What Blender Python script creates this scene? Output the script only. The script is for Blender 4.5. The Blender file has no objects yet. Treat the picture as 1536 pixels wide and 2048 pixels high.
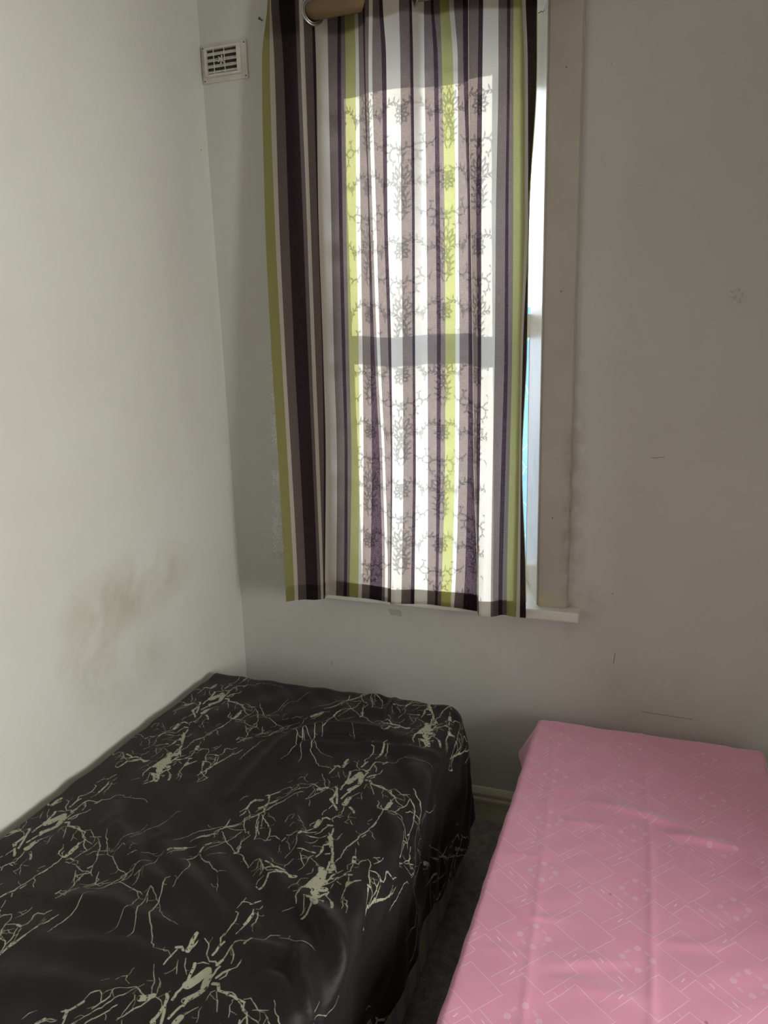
import bpy, bmesh, math, random
import numpy as np
from math import sin, cos, pi, radians
from mathutils import Vector, Matrix

# ------------------------------------------------------------------ camera
YAW, PITCH, ROLL, FPX = 0.35255, 0.234887, -0.027771, 1550.0
W, H = 1536, 2048
CAM = np.array([1.453, -2.382, 1.70])
fw = np.array([-sin(YAW)*cos(PITCH), cos(YAW)*cos(PITCH), -sin(PITCH)])
_r = np.array([cos(YAW), sin(YAW), 0.0]); _u = np.cross(_r, fw)
rt = _r*cos(ROLL) + _u*sin(ROLL); up = -_r*sin(ROLL) + _u*cos(ROLL)
scene = bpy.context.scene
cd = bpy.data.cameras.new('camera'); cam = bpy.data.objects.new('camera', cd)
scene.collection.objects.link(cam); scene.camera = cam
cd.sensor_fit = 'VERTICAL'; cd.sensor_height = 36.0; cd.lens = FPX/H*36.0
cd.clip_start = 0.02
m = Matrix.Identity(4)
for i in range(3):
    m[i][0], m[i][1], m[i][2], m[i][3] = rt[i], up[i], -fw[i], CAM[i]
cam.matrix_world = m

# ------------------------------------------------------------------ light
scene.view_settings.view_transform = 'Standard'; scene.view_settings.look = 'None'
scene.view_settings.exposure = 0.0; scene.view_settings.gamma = 1.0
scene.view_settings.use_curve_mapping = False
scene.cycles.max_bounces = 14; scene.cycles.diffuse_bounces = 8
scene.cycles.transparent_max_bounces = 16; scene.cycles.transmission_bounces = 8
scene.cycles.use_denoising = True
scene.cycles.denoising_prefilter = 'ACCURATE'
scene.cycles.use_adaptive_sampling = False
scene.cycles.sample_clamp_indirect = 6.0
wd = bpy.data.worlds.new('sky'); scene.world = wd; wd.use_nodes = True
wn = wd.node_tree; wn.nodes.clear()
wo = wn.nodes.new('ShaderNodeOutputWorld'); wb = wn.nodes.new('ShaderNodeBackground')
tc = wn.nodes.new('ShaderNodeTexCoord'); sx = wn.nodes.new('ShaderNodeSeparateXYZ'); cr = wn.nodes.new('ShaderNodeValToRGB')
wn.links.new(tc.outputs['Generated'], sx.inputs[0]); wn.links.new(sx.outputs['Z'], cr.inputs[0])
cr.color_ramp.elements[0].position = 0.0; cr.color_ramp.elements[0].color = (0.96, 0.98, 1.0, 1)
cr.color_ramp.elements[1].position = 0.7; cr.color_ramp.elements[1].color = (0.66, 0.80, 1.0, 1)
wn.links.new(cr.outputs[0], wb.inputs[0]); wb.inputs[1].default_value = 6.4
wn.links.new(wb.outputs[0], wo.inputs[0])
SUN_DIR = Vector((-0.10, -1.0, -0.17)).normalized()
sd = bpy.data.lights.new('sun', 'SUN'); sd.energy = 5.0; sd.angle = radians(0.4); sd.color = (1.0, 0.95, 0.88)
so = bpy.data.objects.new('sun', sd); scene.collection.objects.link(so)
so.rotation_euler = SUN_DIR.to_track_quat('-Z', 'Y').to_euler()
# added fill lamp, brightens the room through the unseen doorway in the right wall
ad = bpy.data.lights.new('room_fill', 'AREA'); ad.shape = 'RECTANGLE'; ad.size = 1.1; ad.size_y = 1.3
ad.energy = 101.0; ad.color = (1.0, 1.0, 0.95)
ao = bpy.data.objects.new('room_fill', ad); scene.collection.objects.link(ao)
ao.location = (3.66, -1.75, 1.38)
ao.rotation_euler = (Vector((-1.0, 0.0, 0.0))).to_track_quat('-Z', 'Z').to_euler()

# ------------------------------------------------------------------ helpers
def ray(x, y): return rt*(x-W/2)/FPX - up*(y-H/2)/FPX + fw
def at_x(x, y, X=0.0): r = ray(x, y); return CAM + r*(X-CAM[0])/r[0]
def at_y(x, y, Y=0.0): r = ray(x, y); return CAM + r*(Y-CAM[1])/r[1]
def at_z(x, y, Z=0.0): r = ray(x, y); return CAM + r*(Z-CAM[2])/r[2]
COL = scene.collection
def link_mesh(name, me, mat=None, parent=None, smooth=False):
    o = bpy.data.objects.new(name, me); COL.objects.link(o)
    if mat is not None: me.materials.append(mat)
    if smooth:
        me.polygons.foreach_set('use_smooth', [True]*len(me.polygons))
    if parent is not None: o.parent = parent
    return o
def obj(name, bm, mat, parent=None, smooth=False):
    me = bpy.data.meshes.new(name); bmesh.ops.recalc_face_normals(bm, faces=bm.faces)
    bm.to_mesh(me); bm.free()
    return link_mesh(name, me, mat, parent, smooth)
def box(bm, x0, x1, y0, y1, z0, z1, bev=0.0):
    r = bmesh.ops.create_cube(bm, size=1.0)
    vs = r['verts']
    for v in vs:
        v.co = Vector(((x0+x1)/2 + v.co.x*(x1-x0), (y0+y1)/2 + v.co.y*(y1-y0), (z0+z1)/2 + v.co.z*(z1-z0)))
    if bev > 0:
        es = list({e for v in vs for e in v.link_edges})
        bmesh.ops.bevel(bm, geom=es, offset=bev, segments=2, profile=0.6, affect='EDGES')
def B(*a, **k):
    bm = bmesh.new(); box(bm, *a, **k); return bm
def prism(pts, axis, a0, a1):
    """closed 2D outline pts extruded along axis ('x','y','z') from a0 to a1"""
    bm = bmesh.new()
    def P(p, a):
        return {'x': (a, p[0], p[1]), 'y': (p[0], a, p[1]), 'z': (p[0], p[1], a)}[axis]
    v0 = [bm.verts.new(P(p, a0)) for p in pts]; v1 = [bm.verts.new(P(p, a1)) for p in pts]
    n = len(pts)
    for i in range(n): bm.faces.new((v0[i], v0[(i+1) % n], v1[(i+1) % n], v1[i]))
    bm.faces.new(v0[::-1]); bm.faces.new(v1)
    return bm
def tube(bm, p0, p1, r0, r1=None, seg=24, cap=True):
    r1 = r0 if r1 is None else r1
    d = Vector(p1)-Vector(p0)
    mt = Matrix.Translation((Vector(p0)+Vector(p1))/2) @ d.to_track_quat('Z', 'Y').to_matrix().to_4x4()
    bmesh.ops.create_cone(bm, cap_ends=cap, segments=seg, radius1=r0, radius2=r1, depth=d.length, matrix=mt)
def torus(bm, c, axis, R, r, n=40, k=12, flat=1.0):
    q = Vector(axis).normalized().to_track_quat('Z', 'Y')
    vs = []
    for i in range(n):
        a = 2*pi*i/n; row = []
        for j in range(k):
            b = 2*pi*j/k
            row.append(bm.verts.new(Vector(c) + q @ Vector(((R+r*cos(b))*cos(a), (R+r*cos(b))*sin(a), r*flat*sin(b)))))
        vs.append(row)
    for i in range(n):
        for j in range(k):
            bm.faces.new((vs[i][j], vs[(i+1) % n][j], vs[(i+1) % n][(j+1) % k], vs[i][(j+1) % k]))
def tag(o, label=None, cat=None, group=None, kind=None):
    if label: o['label'] = label
    if cat: o['category'] = cat
    if group: o['group'] = group
    if kind: o['kind'] = kind
    return o
def thing(name, label, cat, loc, group=None):
    o = bpy.data.objects.new(name, None); COL.objects.link(o); o.location = loc
    o.empty_display_size = 0.05
    return tag(o, label, cat, group)
def adopt(child, parent):
    """keep the child's world position when the parent empty is not at the origin"""
    child.parent = parent
    child.matrix_parent_inverse = Matrix.Translation(-Vector(parent.location))
    return child
def struct(name, bm, mat, smooth=False):
    return tag(obj(name, bm, mat, None, smooth), kind='structure')
def grid_mesh(name, P, UV=None, cols=None):
    """P: (n,m,3) array; UV: (n,m,2); cols: dict name->(m-1,4) per-column colours"""
    n, mm = P.shape[:2]
    me = bpy.data.meshes.new(name)
    idx = np.arange(n*mm).reshape(n, mm)
    f = np.stack([idx[:-1, :-1], idx[:-1, 1:], idx[1:, 1:], idx[1:, :-1]], -1).reshape(-1, 4)
    me.vertices.add(n*mm); me.vertices.foreach_set('co', P.reshape(-1).astype(np.float32))
    nf = len(f)
    me.loops.add(nf*4); me.loops.foreach_set('vertex_index', f.reshape(-1).astype(np.int32))
    me.polygons.add(nf); me.polygons.foreach_set('loop_start', np.arange(0, nf*4, 4, dtype=np.int32))
    me.update(calc_edges=True); me.validate()
    if UV is not None:
        ul = me.uv_layers.new(name='UVMap')
        ul.data.foreach_set('uv', UV.reshape(-1, 2)[f.reshape(-1)].reshape(-1).astype(np.float32))
    if cols:
        for k, c in cols.items():
            at = me.color_attributes.new(k, 'FLOAT_COLOR', 'CORNER')
            cc = np.tile(np.repeat(c, 4, axis=0), (n-1, 1))
            at.data.foreach_set('color', cc.reshape(-1).astype(np.float32))
    return me

# ------------------------------------------------------------------ drawn patterns (numpy)
class Canvas:
    """signed 'inside' distance in mm of everything drawn, on a mm grid"""
    def __init__(s, x0, y0, x1, y1, res):
        s.x0, s.y0, s.res = x0, y0, res
        s.w, s.h = int(round((x1-x0)/res)), int(round((y1-y0)/res))
        s.a = np.full((s.h, s.w), -9.0, np.float32)
    def seg(s, p, q, wa, wb):
        mrg = max(wa, wb)+2.5*s.res+1
        i0 = max(0, int((min(p[0], q[0])-mrg-s.x0)/s.res)); i1 = min(s.w, int((max(p[0], q[0])+mrg-s.x0)/s.res)+1)
        j0 = max(0, int((min(p[1], q[1])-mrg-s.y0)/s.res)); j1 = min(s.h, int((max(p[1], q[1])+mrg-s.y0)/s.res)+1)
        if i1 <= i0 or j1 <= j0: return
        X = s.x0+(np.arange(i0, i1)+.5)*s.res; Y = (s.y0+(np.arange(j0, j1)+.5)*s.res)[:, None]
        dx, dy = q[0]-p[0], q[1]-p[1]; L = dx*dx+dy*dy
        t = np.clip(((X-p[0])*dx+(Y-p[1])*dy)/L, 0, 1) if L > 1e-9 else np.zeros((j1-j0, i1-i0))
        d = np.hypot(X-p[0]-t*dx, Y-p[1]-t*dy)
        v = (wa+(wb-wa)*t)-d
        sl = s.a[j0:j1, i0:i1]; np.maximum(sl, v, out=sl)
    def line(s, pts, w, wend=None):
        n = len(pts)-1
        for k in range(n):
            a = w if wend is None else w+(wend-w)*k/n
            b = w if wend is None else w+(wend-w)*(k+1)/n
            s.seg(pts[k], pts[k+1], a, b)
def vnoise(h, w, cell, rng):
    gh, gw = int(h/cell)+3, int(w/cell)+3
    g = rng.random((gh, gw)).astype(np.float32)
    y = np.arange(h)/cell; x = np.arange(w)/cell
    yi = y.astype(int); xi = x.astype(int); fy = (y-yi)[:, None]; fx = (x-xi)[None, :]
    fy = fy*fy*(3-2*fy); fx = fx*fx*(3-2*fx)
    a = g[yi][:, xi]; b = g[yi][:, xi+1]; c = g[yi+1][:, xi]; d = g[yi+1][:, xi+1]
    return (a*(1-fx)+b*fx)*(1-fy)+(c*(1-fx)+d*fx)*fy
def smooth_poly(pts, rng, jit, step):
    """polyline with small wandering between its points"""
    out = [pts[0]]
    for a, b in zip(pts[:-1], pts[1:]):
        L = math.hypot(b[0]-a[0], b[1]-a[1]); n = max(1, int(L/step))
        for k in range(1, n+1):
            t = k/n; j = jit if k < n else 0
            out.append((a[0]+(b[0]-a[0])*t+rng.normal()*j, a[1]+(b[1]-a[1])*t+rng.normal()*j))
    return out
def make_image(name, rgba):
    h, w = rgba.shape[:2]
    im = bpy.data.images.new(name, w, h, alpha=False, float_buffer=False)
    im.colorspace_settings.name = 'Non-Color'
    im.pixels.foreach_set(rgba.reshape(-1).astype(np.float32)); im.update(); im.pack()
    return im
def mask_image(name, mk):
    a = np.empty(mk.shape+(4,), np.float32); a[..., :3] = mk[..., None]; a[..., 3] = 1
    return make_image(name, a)

# ------------------------------------------------------------------ materials
class M:
    def __init__(s, name):
        s.m = bpy.data.materials.new(name); s.m.use_nodes = True; s.t = s.m.node_tree
        s.t.nodes.clear(); s.out = s.n('ShaderNodeOutputMaterial')
    def n(s, t, **k):
        o = s.t.nodes.new(t)
        for a, b in k.items():
            if a.startswith('i_'): o.inputs[a[2:].replace('_', ' ')].default_value = b
            else: setattr(o, a, b)
        return o
    def l(s, a, b): s.t.links.new(a, b)
    def coord(s, which='Object', scale=(1, 1, 1)):
        c = s.n('ShaderNodeTexCoord'); mp = s.n('ShaderNodeMapping'); mp.inputs['Scale'].default_value = scale
        s.l(c.outputs[which], mp.inputs['Vector']); return mp.outputs[0]
    def noise(s, vec, scale, detail=3, rough=.5, dist=0.0):
        o = s.n('ShaderNodeTexNoise'); o.inputs['Scale'].default_value = scale; o.inputs['Detail'].default_value = detail
        o.inputs['Roughness'].default_value = rough; o.inputs['Distortion'].default_value = dist
        if vec is not None: s.l(vec, o.inputs['Vector'])
        return o.outputs['Fac']
    def ramp(s, v, *st):
        r = s.n('ShaderNodeValToRGB'); e = r.color_ramp.elements
        while len(e) < len(st): e.new(.5)
        for k, (p, c) in enumerate(st):
            e[k].position = p; e[k].color = (c, c, c, 1) if isinstance(c, (int, float)) else (*c, 1)
        s.l(v, r.inputs[0]); return r.outputs[0]
    def mix(s, f, a, b, mode='MIX'):
        o = s.n('ShaderNodeMix', data_type='RGBA', blend_type=mode)
        for v, i in ((f, 0), (a, 6), (b, 7)):
            if isinstance(v, (int, float)): o.inputs[i].default_value = v if i == 0 else (v, v, v, 1)
            elif isinstance(v, tuple): o.inputs[i].default_value = (*v, 1)
            else: s.l(v, o.inputs[i])
        return o.outputs[2]
    def math(s, op, a, b=0.0, c=None, clamp=False):
        o = s.n('ShaderNodeMath', operation=op, use_clamp=clamp)
        for k, v in enumerate((a, b) if c is None else (a, b, c)):
            if isinstance(v, (int, float)): o.inputs[k].default_value = v
            else: s.l(v, o.inputs[k])
        return o.outputs[0]
    def bump(s, h, strength=.3, dist=.01):
        o = s.n('ShaderNodeBump'); o.inputs['Strength'].default_value = strength; o.inputs['Distance'].default_value = dist
        s.l(h, o.inputs['Height']); return o.outputs[0]
    def pbr(s, color, rough=.6, normal=None, metallic=0.0, sheen=0.0, spec=.5):
        p = s.n('ShaderNodeBsdfPrincipled')
        for v, k in ((color, 'Base Color'), (rough, 'Roughness')):
            if isinstance(v, tuple): p.inputs[k].default_value = (*v, 1)
            elif isinstance(v, (int, float)): p.inputs[k].default_value = v
            else: s.l(v, p.inputs[k])
        p.inputs['Metallic'].default_value = metallic; p.inputs['Specular IOR Level'].default_value = spec
        p.inputs['Sheen Weight'].default_value = sheen
        if normal is not None: s.l(normal, p.inputs['Normal'])
        s.l(p.outputs[0], s.out.inputs[0]); s.p = p; return s.m

def blob(mt, vec, c, r, soft=.5):
    """0..1 soft ellipsoid mask around c (object metres)"""
    mp = mt.n('ShaderNodeMapping', vector_type='TEXTURE')
    mp.inputs['Location'].default_value = c; mp.inputs['Scale'].default_value = r
    mt.l(vec, mp.inputs['Vector'])
    ln = mt.n('ShaderNodeVectorMath', operation='LENGTH'); mt.l(mp.outputs[0], ln.inputs[0])
    mr = mt.n('ShaderNodeMapRange'); mr.inputs['From Min'].default_value = 1.0; mr.inputs['From Max'].default_value = 1-soft
    mt.l(ln.outputs['Value'], mr.inputs['Value']); return mr.outputs[0]
def wall_material(name, base, stains=(), specks=True):
    k = M(name); v = k.coord('Object')
    n1 = k.noise(v, 1.3, 4, .6); n2 = k.noise(v, 9, 5, .6); n3 = k.noise(v, 120, 3, .6)
    col = k.mix(k.ramp(n1, (.35, 0.0), (.7, 1.0)), base, tuple(c*s for c, s in zip(base, (.93, .925, .90))))
    col = k.mix(k.math('MULTIPLY', k.ramp(n2, (.5, 0.0), (.8, 1.0)), .18), col, tuple(c*.8 for c in base))
    for c, r, tint, amt, nz in stains:
        b = blob(k, v, c, r, .75)
        e = k.math('MULTIPLY', b, k.ramp(k.noise(v, nz, 5, .62, .4), (.36, 0.0), (.62, 1.0)))
        col = k.mix(k.math('MULTIPLY', e, amt), col, tint)
    if specks:
        vo = k.n('ShaderNodeTexVoronoi'); vo.inputs['Scale'].default_value = 7.0; k.l(v, vo.inputs['Vector'])
        sp = k.math('LESS_THAN', vo.outputs['Distance'], .022)
        gate = k.math('GREATER_THAN', k.noise(v, 2.1, 2), .55)
        col = k.mix(k.math('MULTIPLY', k.math('MULTIPLY', sp, gate), .7), col, (.10, .08, .06))
    h = k.math('ADD', k.math('MULTIPLY', n2, .7), k.math('MULTIPLY', n3, .12))
    k.pbr(col, .62, k.bump(h, .25, .012), spec=.35); return k.m

# ------------------------------------------------------------------ room shell
WALLC = (0.71, 0.71, 0.665)
m_left = wall_material('left_wall_paint', WALLC, stains=(
    ((0, -.58, .965), (.5, .34, .13), (.45, .405, .27), .75, 5),
    ((0, -.78, .88), (.5, .17, .20), (.46, .43, .29), .62, 6),
    ((0, -.66, .74), (.5, .26, .15), (.45, .42, .34), .42, 6)))
m_back = wall_material('back_wall_paint', (0.655, 0.655, 0.63), stains=(
    ((1.20, 0, 1.15), (.05, .5, .55), (.36, .32, .24), .55, 14),
    ((1.23, 0, .84), (.12, .5, .07), (.38, .33, .22), .45, 12),
    ((1.45, 0, .55), (.35, .5, .12), (.42, .38, .34), .30, 5)))
m_ceil = wall_material('ceiling_paint', (0.80, 0.80, 0.78), specks=False)

XR, YF, ZC = 2.6, -4.0, 2.86
struct('wall_left', B(-.12, 0, YF, .32, 0, ZC), m_left)
bm = bmesh.new()
def plan(bm, pts, z0, z1):
    p = prism(pts, 'z', z0, z1); me = bpy.data.meshes.new('t'); p.to_mesh(me); p.free(); bm.from_mesh(me); bpy.data.meshes.remove(me)
WF0, WF1, WB0, WB1, ZS, ZH = .457, 1.097, .520, 1.025, .80, 2.56
plan(bm, [(0, 0), (WF0, 0), (WB0, .229), (WB0, .32), (0, .32)], 0, ZC)
plan(bm, [(WF1, 0), (XR+1.2, 0), (XR+1.2, .32), (WB1, .32), (WB1, .229)], 0, ZC)
plan(bm, [(WF0, 0), (WF1, 0), (WB1, .229), (WB1, .32), (WB0, .32), (WB0, .229)], 0, ZS-.025)
plan(bm, [(WF0, 0), (WF1, 0), (WB1, .229), (WB1, .32), (WB0, .32), (WB0, .229)], ZH, ZC)
struct('wall_back', bm, m_back)
DY0, DY1, DZ = -2.25, -1.30, 2.04  # unseen doorway, placed to steer the fill lamp onto the left wall
bm = bmesh.new(); box(bm, XR, XR+.1, DY1, 0, 0, ZC); box(bm, XR, XR+.1, YF, DY0, 0, ZC); box(bm, XR, XR+.1, DY0, DY1, DZ, ZC)
struct('wall_right', bm, m_back)
struct('wall_front', B(-.12, XR+1.2, YF-.12, YF, 0, ZC), m_back)
struct('wall_hall_unseen', B(XR+1.1, XR+1.2, YF, 0, 0, ZC), m_back)  # unseen wall, added to keep sky light out of the doorway
struct('ceiling', B(-.12, XR+1.2, YF-.12, .32, ZC, ZC+.1), m_ceil)
k = M('grey_carpet'); v = k.coord('Object')
c = k.mix(k.ramp(k.noise(v, 260, 2, .6), (.35, 0.0), (.65, 1.0)), (.20, .20, .19), (.46, .46, .44))
c = k.mix(k.ramp(k.noise(v, 30, 4, .6), (.4, 0.0), (.75, 1.0)), c, (.17, .165, .155))
vo = k.n('ShaderNodeTexVoronoi'); vo.inputs['Scale'].default_value = 16; k.l(v, vo.inputs['Vector'])
c = k.mix(k.math('MULTIPLY', k.math('LESS_THAN', vo.outputs['Distance'], .09), k.math('GREATER_THAN', k.noise(v, 5, 1), .52)), c, (.02, .018, .016))
k.pbr(c, .95, k.bump(k.noise(v, 300, 2), .8, .004), spec=.1)
struct('floor', B(-.12, XR+1.2, YF-.12, .32, -.1, 0), k.m)

k = M('aged_gloss_paint'); v = k.coord('Object')
c = k.mix(k.ramp(k.noise(v, 5, 5, .65), (.4, 0.0), (.75, 1.0)), (.66, .63, .54), (.60, .56, .45))
k.pbr(c, .42, k.bump(k.noise(v, 30, 3), .12, .004)); m_gloss = k.m
k = M('skirting_paint'); v = k.coord('Object')
c = k.mix(k.ramp(k.noise(v, 7, 5, .65), (.4, 0.0), (.75, 1.0)), (.66, .62, .50), (.54, .50, .39))
k.pbr(c, .45, k.bump(k.noise(v, 30, 3), .12, .004)); m_skirt = k.m
prof = [(0, 0), (-.016, 0), (-.016, .066), (-.019, .070), (-.019, .080), (-.014, .088), (-.016, .094), (-.016, .102), (-.011, .112), (-.006, .119), (0, .121)]
struct('baseboard_back', prism([(p[0]-.0004, p[1]+.0004) for p in prof], 'x', .017, XR), m_skirt)
struct('baseboard_left', prism([(-p[0]+.0004, p[1]+.0004) for p in prof], 'y', YF, 0), m_skirt)
struct('baseboard_right', prism([(XR+p[0]-.0004, p[1]+.0004) for p in prof], 'y', DY1, -.02), m_skirt)

# ------------------------------------------------------------------ window
win = bpy.data.objects.new('window_1', None); COL.objects.link(win); win['kind'] = 'structure'
k = M('white_window_paint'); v = k.coord('Object')
c = k.mix(k.ramp(k.noise(v, 9, 5, .65), (.45, 0.0), (.8, 1.0)), (.80, .79, .74), (.70, .67, .56))
k.pbr(c, .38, k.bump(k.noise(v, 40, 3), .1, .003)); m_white = k.m
k = M('architrave_paint'); v = k.coord('Object')
c = k.mix(k.ramp(k.noise(v, 3.5, 5, .65), (.4, 0.0), (.75, 1.0)), (.52, .485, .42), (.46, .425, .35))
for cc, rr, tint, amt, nz in (((1.185, 0, 1.1), (.028, .5, .42), (.30, .26, .17), .75, 22), ((1.12, 0, .845), (.09, .5, .035), (.62, .52, .26), .6, 25)):
    b = blob(k, v, cc, rr, .8)
    c = k.mix(k.math('MULTIPLY', k.math('MULTIPLY', b, k.ramp(k.noise(v, nz, 5, .7), (.38, 0.0), (.6, 1.0))), amt), c, tint)
k.pbr(c, .42, k.bump(k.noise(v, 30, 3), .12, .004)); m_arch = k.m
bm = bmesh.new()
plan(bm, [(.315, -.060), (1.229, -.060), (1.229, -.0005), (WF1-.002, -.0005), (WB1-.002, .2285), (WB0+.002, .2285), (WF0+.002, -.0005), (.315, -.0005)], .786, .817)
bmesh.ops.bevel(bm, geom=[e for e in bm.edges if all(abs(v.co.y+.060) < 1e-4 for v in e.verts) and abs(e.verts[0].co.z-e.verts[1].co.z) < 1e-4], offset=.006, segments=3, affect='EDGES')
obj('window_sill', bm, m_white, win)
for a, b_ in ((.357, WF0), (WF1, 1.192)):
    bm = B(a, b_, -.020, -.0005, .8175, ZH-.0005); 
    bmesh.ops.bevel(bm, geom=[e for e in bm.edges if all(v.co.y < -.019 for v in e.verts) and abs(e.verts[0].co.z-e.verts[1].co.z) > 1], offset=.004, segments=2, affect='EDGES')
    obj('architrave', bm, m_arch, win)
obj('architrave', B(.357, 1.192, -.020, -.0005, ZH, ZH+.112, .003), m_arch, win)
t = .006
obj('reveal_lining', prism([(WF0+.0003, 0), (WF0+t, 0), (WB0+t, .229), (WB0+.0003, .229)], 'z', .8175, ZH-t), m_white, win)
obj('reveal_lining', prism([(WF1-t, 0), (WF1-.0003, 0), (WB1-.0003, .229), (WB1-t, .229)], 'z', .8175, ZH-t), m_white, win)
obj('reveal_lining', prism([(WF0+.0003, 0), (WF1-.0003, 0), (WB1-.0003, .229), (WB0+.0003, .229)], 'z', ZH-t+.0003, ZH-.0003), m_white, win)
GX0, GX1 = .548, 1.016
def frame(x0, x1, y0, y1, z0, z1, l, r_, b_, t_):
    bm = bmesh.new()
    box(bm, x0, x0+l, y0, y1, z0, z1); box(bm, x1-r_, x1, y0, y1, z0, z1)
    box(bm, x0+l, x1-r_, y0, y1, z0, z0+b_); box(bm, x0+l, x1-r_, y0, y1, z1-t_, z1)
    return bm
obj('frame', frame(WB0+.0005, WB1-.0005, .230, .318, ZS-.02, ZH-.001, .012, .006, .035, .088), m_white, win)
lo = obj('lower_sash', frame(WB0+.013, WB1-.007, .233, .266, .8155, 1.726, GX0-WB0-.013, WB1-.007-GX1, .055, .073), m_white, win)
hi = obj('upper_sash', frame(WB0+.013, WB1-.007, .270, .303, 1.650, 2.470, GX0-WB0-.013, WB1-.007-GX1, .074, .055), m_white, win)
k = M('window_glass')
tr = k.n('ShaderNodeBsdfTransparent'); tr.inputs[0].default_value = (.97, .985, .98, 1)
gl = k.n('ShaderNodeBsdfGlossy'); gl.inputs['Roughness'].default_value = .02
fr = k.n('ShaderNodeFresnel'); fr.inputs[0].default_value = 1.5
ms = k.n('ShaderNodeMixShader'); k.l(fr.outputs[0], ms.inputs[0]); k.l(tr.outputs[0], ms.inputs[1]); k.l(gl.outputs[0], ms.inputs[2])
k.l(ms.outputs[0], k.out.inputs[0]); m_glass = k.m
obj('glass_pane', B(GX0-.004, GX1+.003, .248, .251, .866, 1.657), m_glass, lo)
obj('glass_pane', B(GX0-.004, GX1+.003, .285, .288, 1.720, 2.419), m_glass, hi)

# outside: neighbour's blue rendered wall seen past the curtain edge, and the ground
k = M('blue_render'); v = k.coord('Object')
c = k.mix(k.ramp(k.noise(v, 3, 4), (.3, 0.0), (.7, 1.0)), (.08, .20, .42), (.15, .31, .54))
vo = k.n('ShaderNodeTexVoronoi', feature='DISTANCE_TO_EDGE'); vo.inputs['Scale'].default_value = 3.2; k.l(k.coord('Object', (1, 1, 1)), vo.inputs['Vector'])
c = k.mix(k.math('LESS_THAN', vo.outputs['Distance'], .006), c, (.45, .60, .75))
k.pbr(c, .8)
tag(obj('boundary_wall', B(-.7, .77, 3.0, 3.15, -.1, 1.80), k.m), 'blue painted boundary wall outside, seen past the curtain edge', 'wall')
k = M('paving'); v = k.coord('Object')
k.pbr(k.mix(k.noise(v, 4, 5), (.30, .29, .27), (.42, .41, .38)), .9)
struct('ground', B(-6, 8, .33, 14, -.2, -.1), k.m)

# ------------------------------------------------------------------ curtain
# stripe edges as they cross seven heights of the hanging cloth
PY = np.array([20, 120, 420, 705, 930, 1150, 1236], float)
E = '''534 524 529.6 542.9 557 569.5 573.5
539.2 539.5 548.7 562.9 575.8 587.3 591
542.5 548.6 557.5 570.6 583.3 595 597.5
558.4 566.5 576.6 588.4 600.6 611.4 614
590.5 594 605.2 615.8 625.5 634.7 637
598 601.3 613 622.9 631.7 640.7 643
606 609.8 620.4 630.4 639 646 647.5
623.5 626 634.4 643.9 647.6 647.6 648.3
628.3 632 636.6 646.2 651.6 650 649.3
654.7 656.2 662 667.7 673.9 672.8 671
675.5 674.5 677.8 684 689.4 688 685.5
682 682 684.9 690.9 695.3 694.3 692
688.7 691 692.7 698.2 702.9 699.4 697.5
708.5 711.4 711.9 717.3 718.7 717.2 715
716 717.8 721 725 727 724.8 721.5
725.5 727.4 736.5 741 743.7 740.5 736.5
729.3 730.3 739.2 749.2 760 764.3 762
737.8 737 744.7 754.3 765 770 769
745.3 744.4 752 760.5 770.2 775.6 775
758.5 763.3 767.5 776.6 781.6 780.6 780
766 772.4 774.8 782.6 784.6 782.4 781.2
798.1 800.6 802.7 805.4 806.8 803.8 801.8
818.6 820.1 823.8 825 826.1 822.4 821
823.9 826.2 829.3 830.2 831.6 829.2 828.4
847.9 848.8 853 855.2 856 855.4 853.4
862 867.3 871.2 873.8 873.2 871.2 869.5
867.7 875.8 879.8 881.6 881.1 876.6 874
880 883.8 888.9 890.7 889.9 883.9 881
898.8 905.9 910.8 911 909.6 904.2 900
908.3 915.5 916.8 919 917.5 911.8 906.7
925.8 926.6 935.4 937.2 935.1 930 925
936.2 936.3 940.5 944.9 947 954.1 954.6
937.5 938 941.8 946.2 948 955 955.4
957.4 956 952.7 955.4 953.2 956 956.4
966.2 965 962.7 962.4 959.9 956.8 957.2
997 997 991.9 989.5 985.4 982 981.2
1014 1014 1010.7 1008.7 1002.4 997.3 996.5
1020.6 1020 1016.9 1016 1010.9 1005.4 1004
1026.7 1026.7 1026.5 1024.3 1019.1 1013.9 1013.4
1044.6 1048 1049.7 1041.7 1038.5 1034.6 1032
1051.8 1055.2 1056.2 1045.7 1041.5 1040.5 1039.6
1073.5 1073.5 1058 1053 1043.4 1050.7 1051.5'''
E = np.array([[float(q) for q in l.split()] for l in E.splitlines()])
KIND = 'GCTDTCTDCTDTGCTDTCTDCTDCTDTGCTDLTDCTDTGCD'
assert len(KIND) == len(E)-1, (len(KIND), len(E))
REF = dict(G=(.165, .15, .060), C=(.30, .265, .225), T=(.066, .054, .052), D=(.016, .011, .012), L=(.45, .38, .33))
TRN = dict(G=(.28, .288, .125), C=(.405, .405, .385), T=(.168, .138, .128), D=(.050, .035, .044), L=(.32, .27, .24))
def hermite(xs, ys, x):
    """smooth interpolation through (xs, ys[k, :]) at x with finite-difference slopes"""
    n = len(xs); i = np.clip(np.searchsorted(xs, x)-1, 0, n-2)
    d = (ys[1:]-ys[:-1])/(xs[1:]-xs[:-1])[:, None]
    mm = np.empty_like(ys); mm[0] = d[0]; mm[-1] = d[-1]
    mm[1:-1] = np.where(d[1:]*d[:-1] > 0, 2*d[1:]*d[:-1]/(d[1:]+d[:-1]+1e-12), 0)
    h = (xs[i+1]-xs[i]); t = (x-xs[i])/h; h = h[:, None]; t = t[:, None]
    return (2*t**3-3*t**2+1)*ys[i]+(t**3-2*t**2+t)*h*mm[i]+(-2*t**3+3*t**2)*ys[i+1]+(t**3-t**2)*h*mm[i+1]
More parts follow.
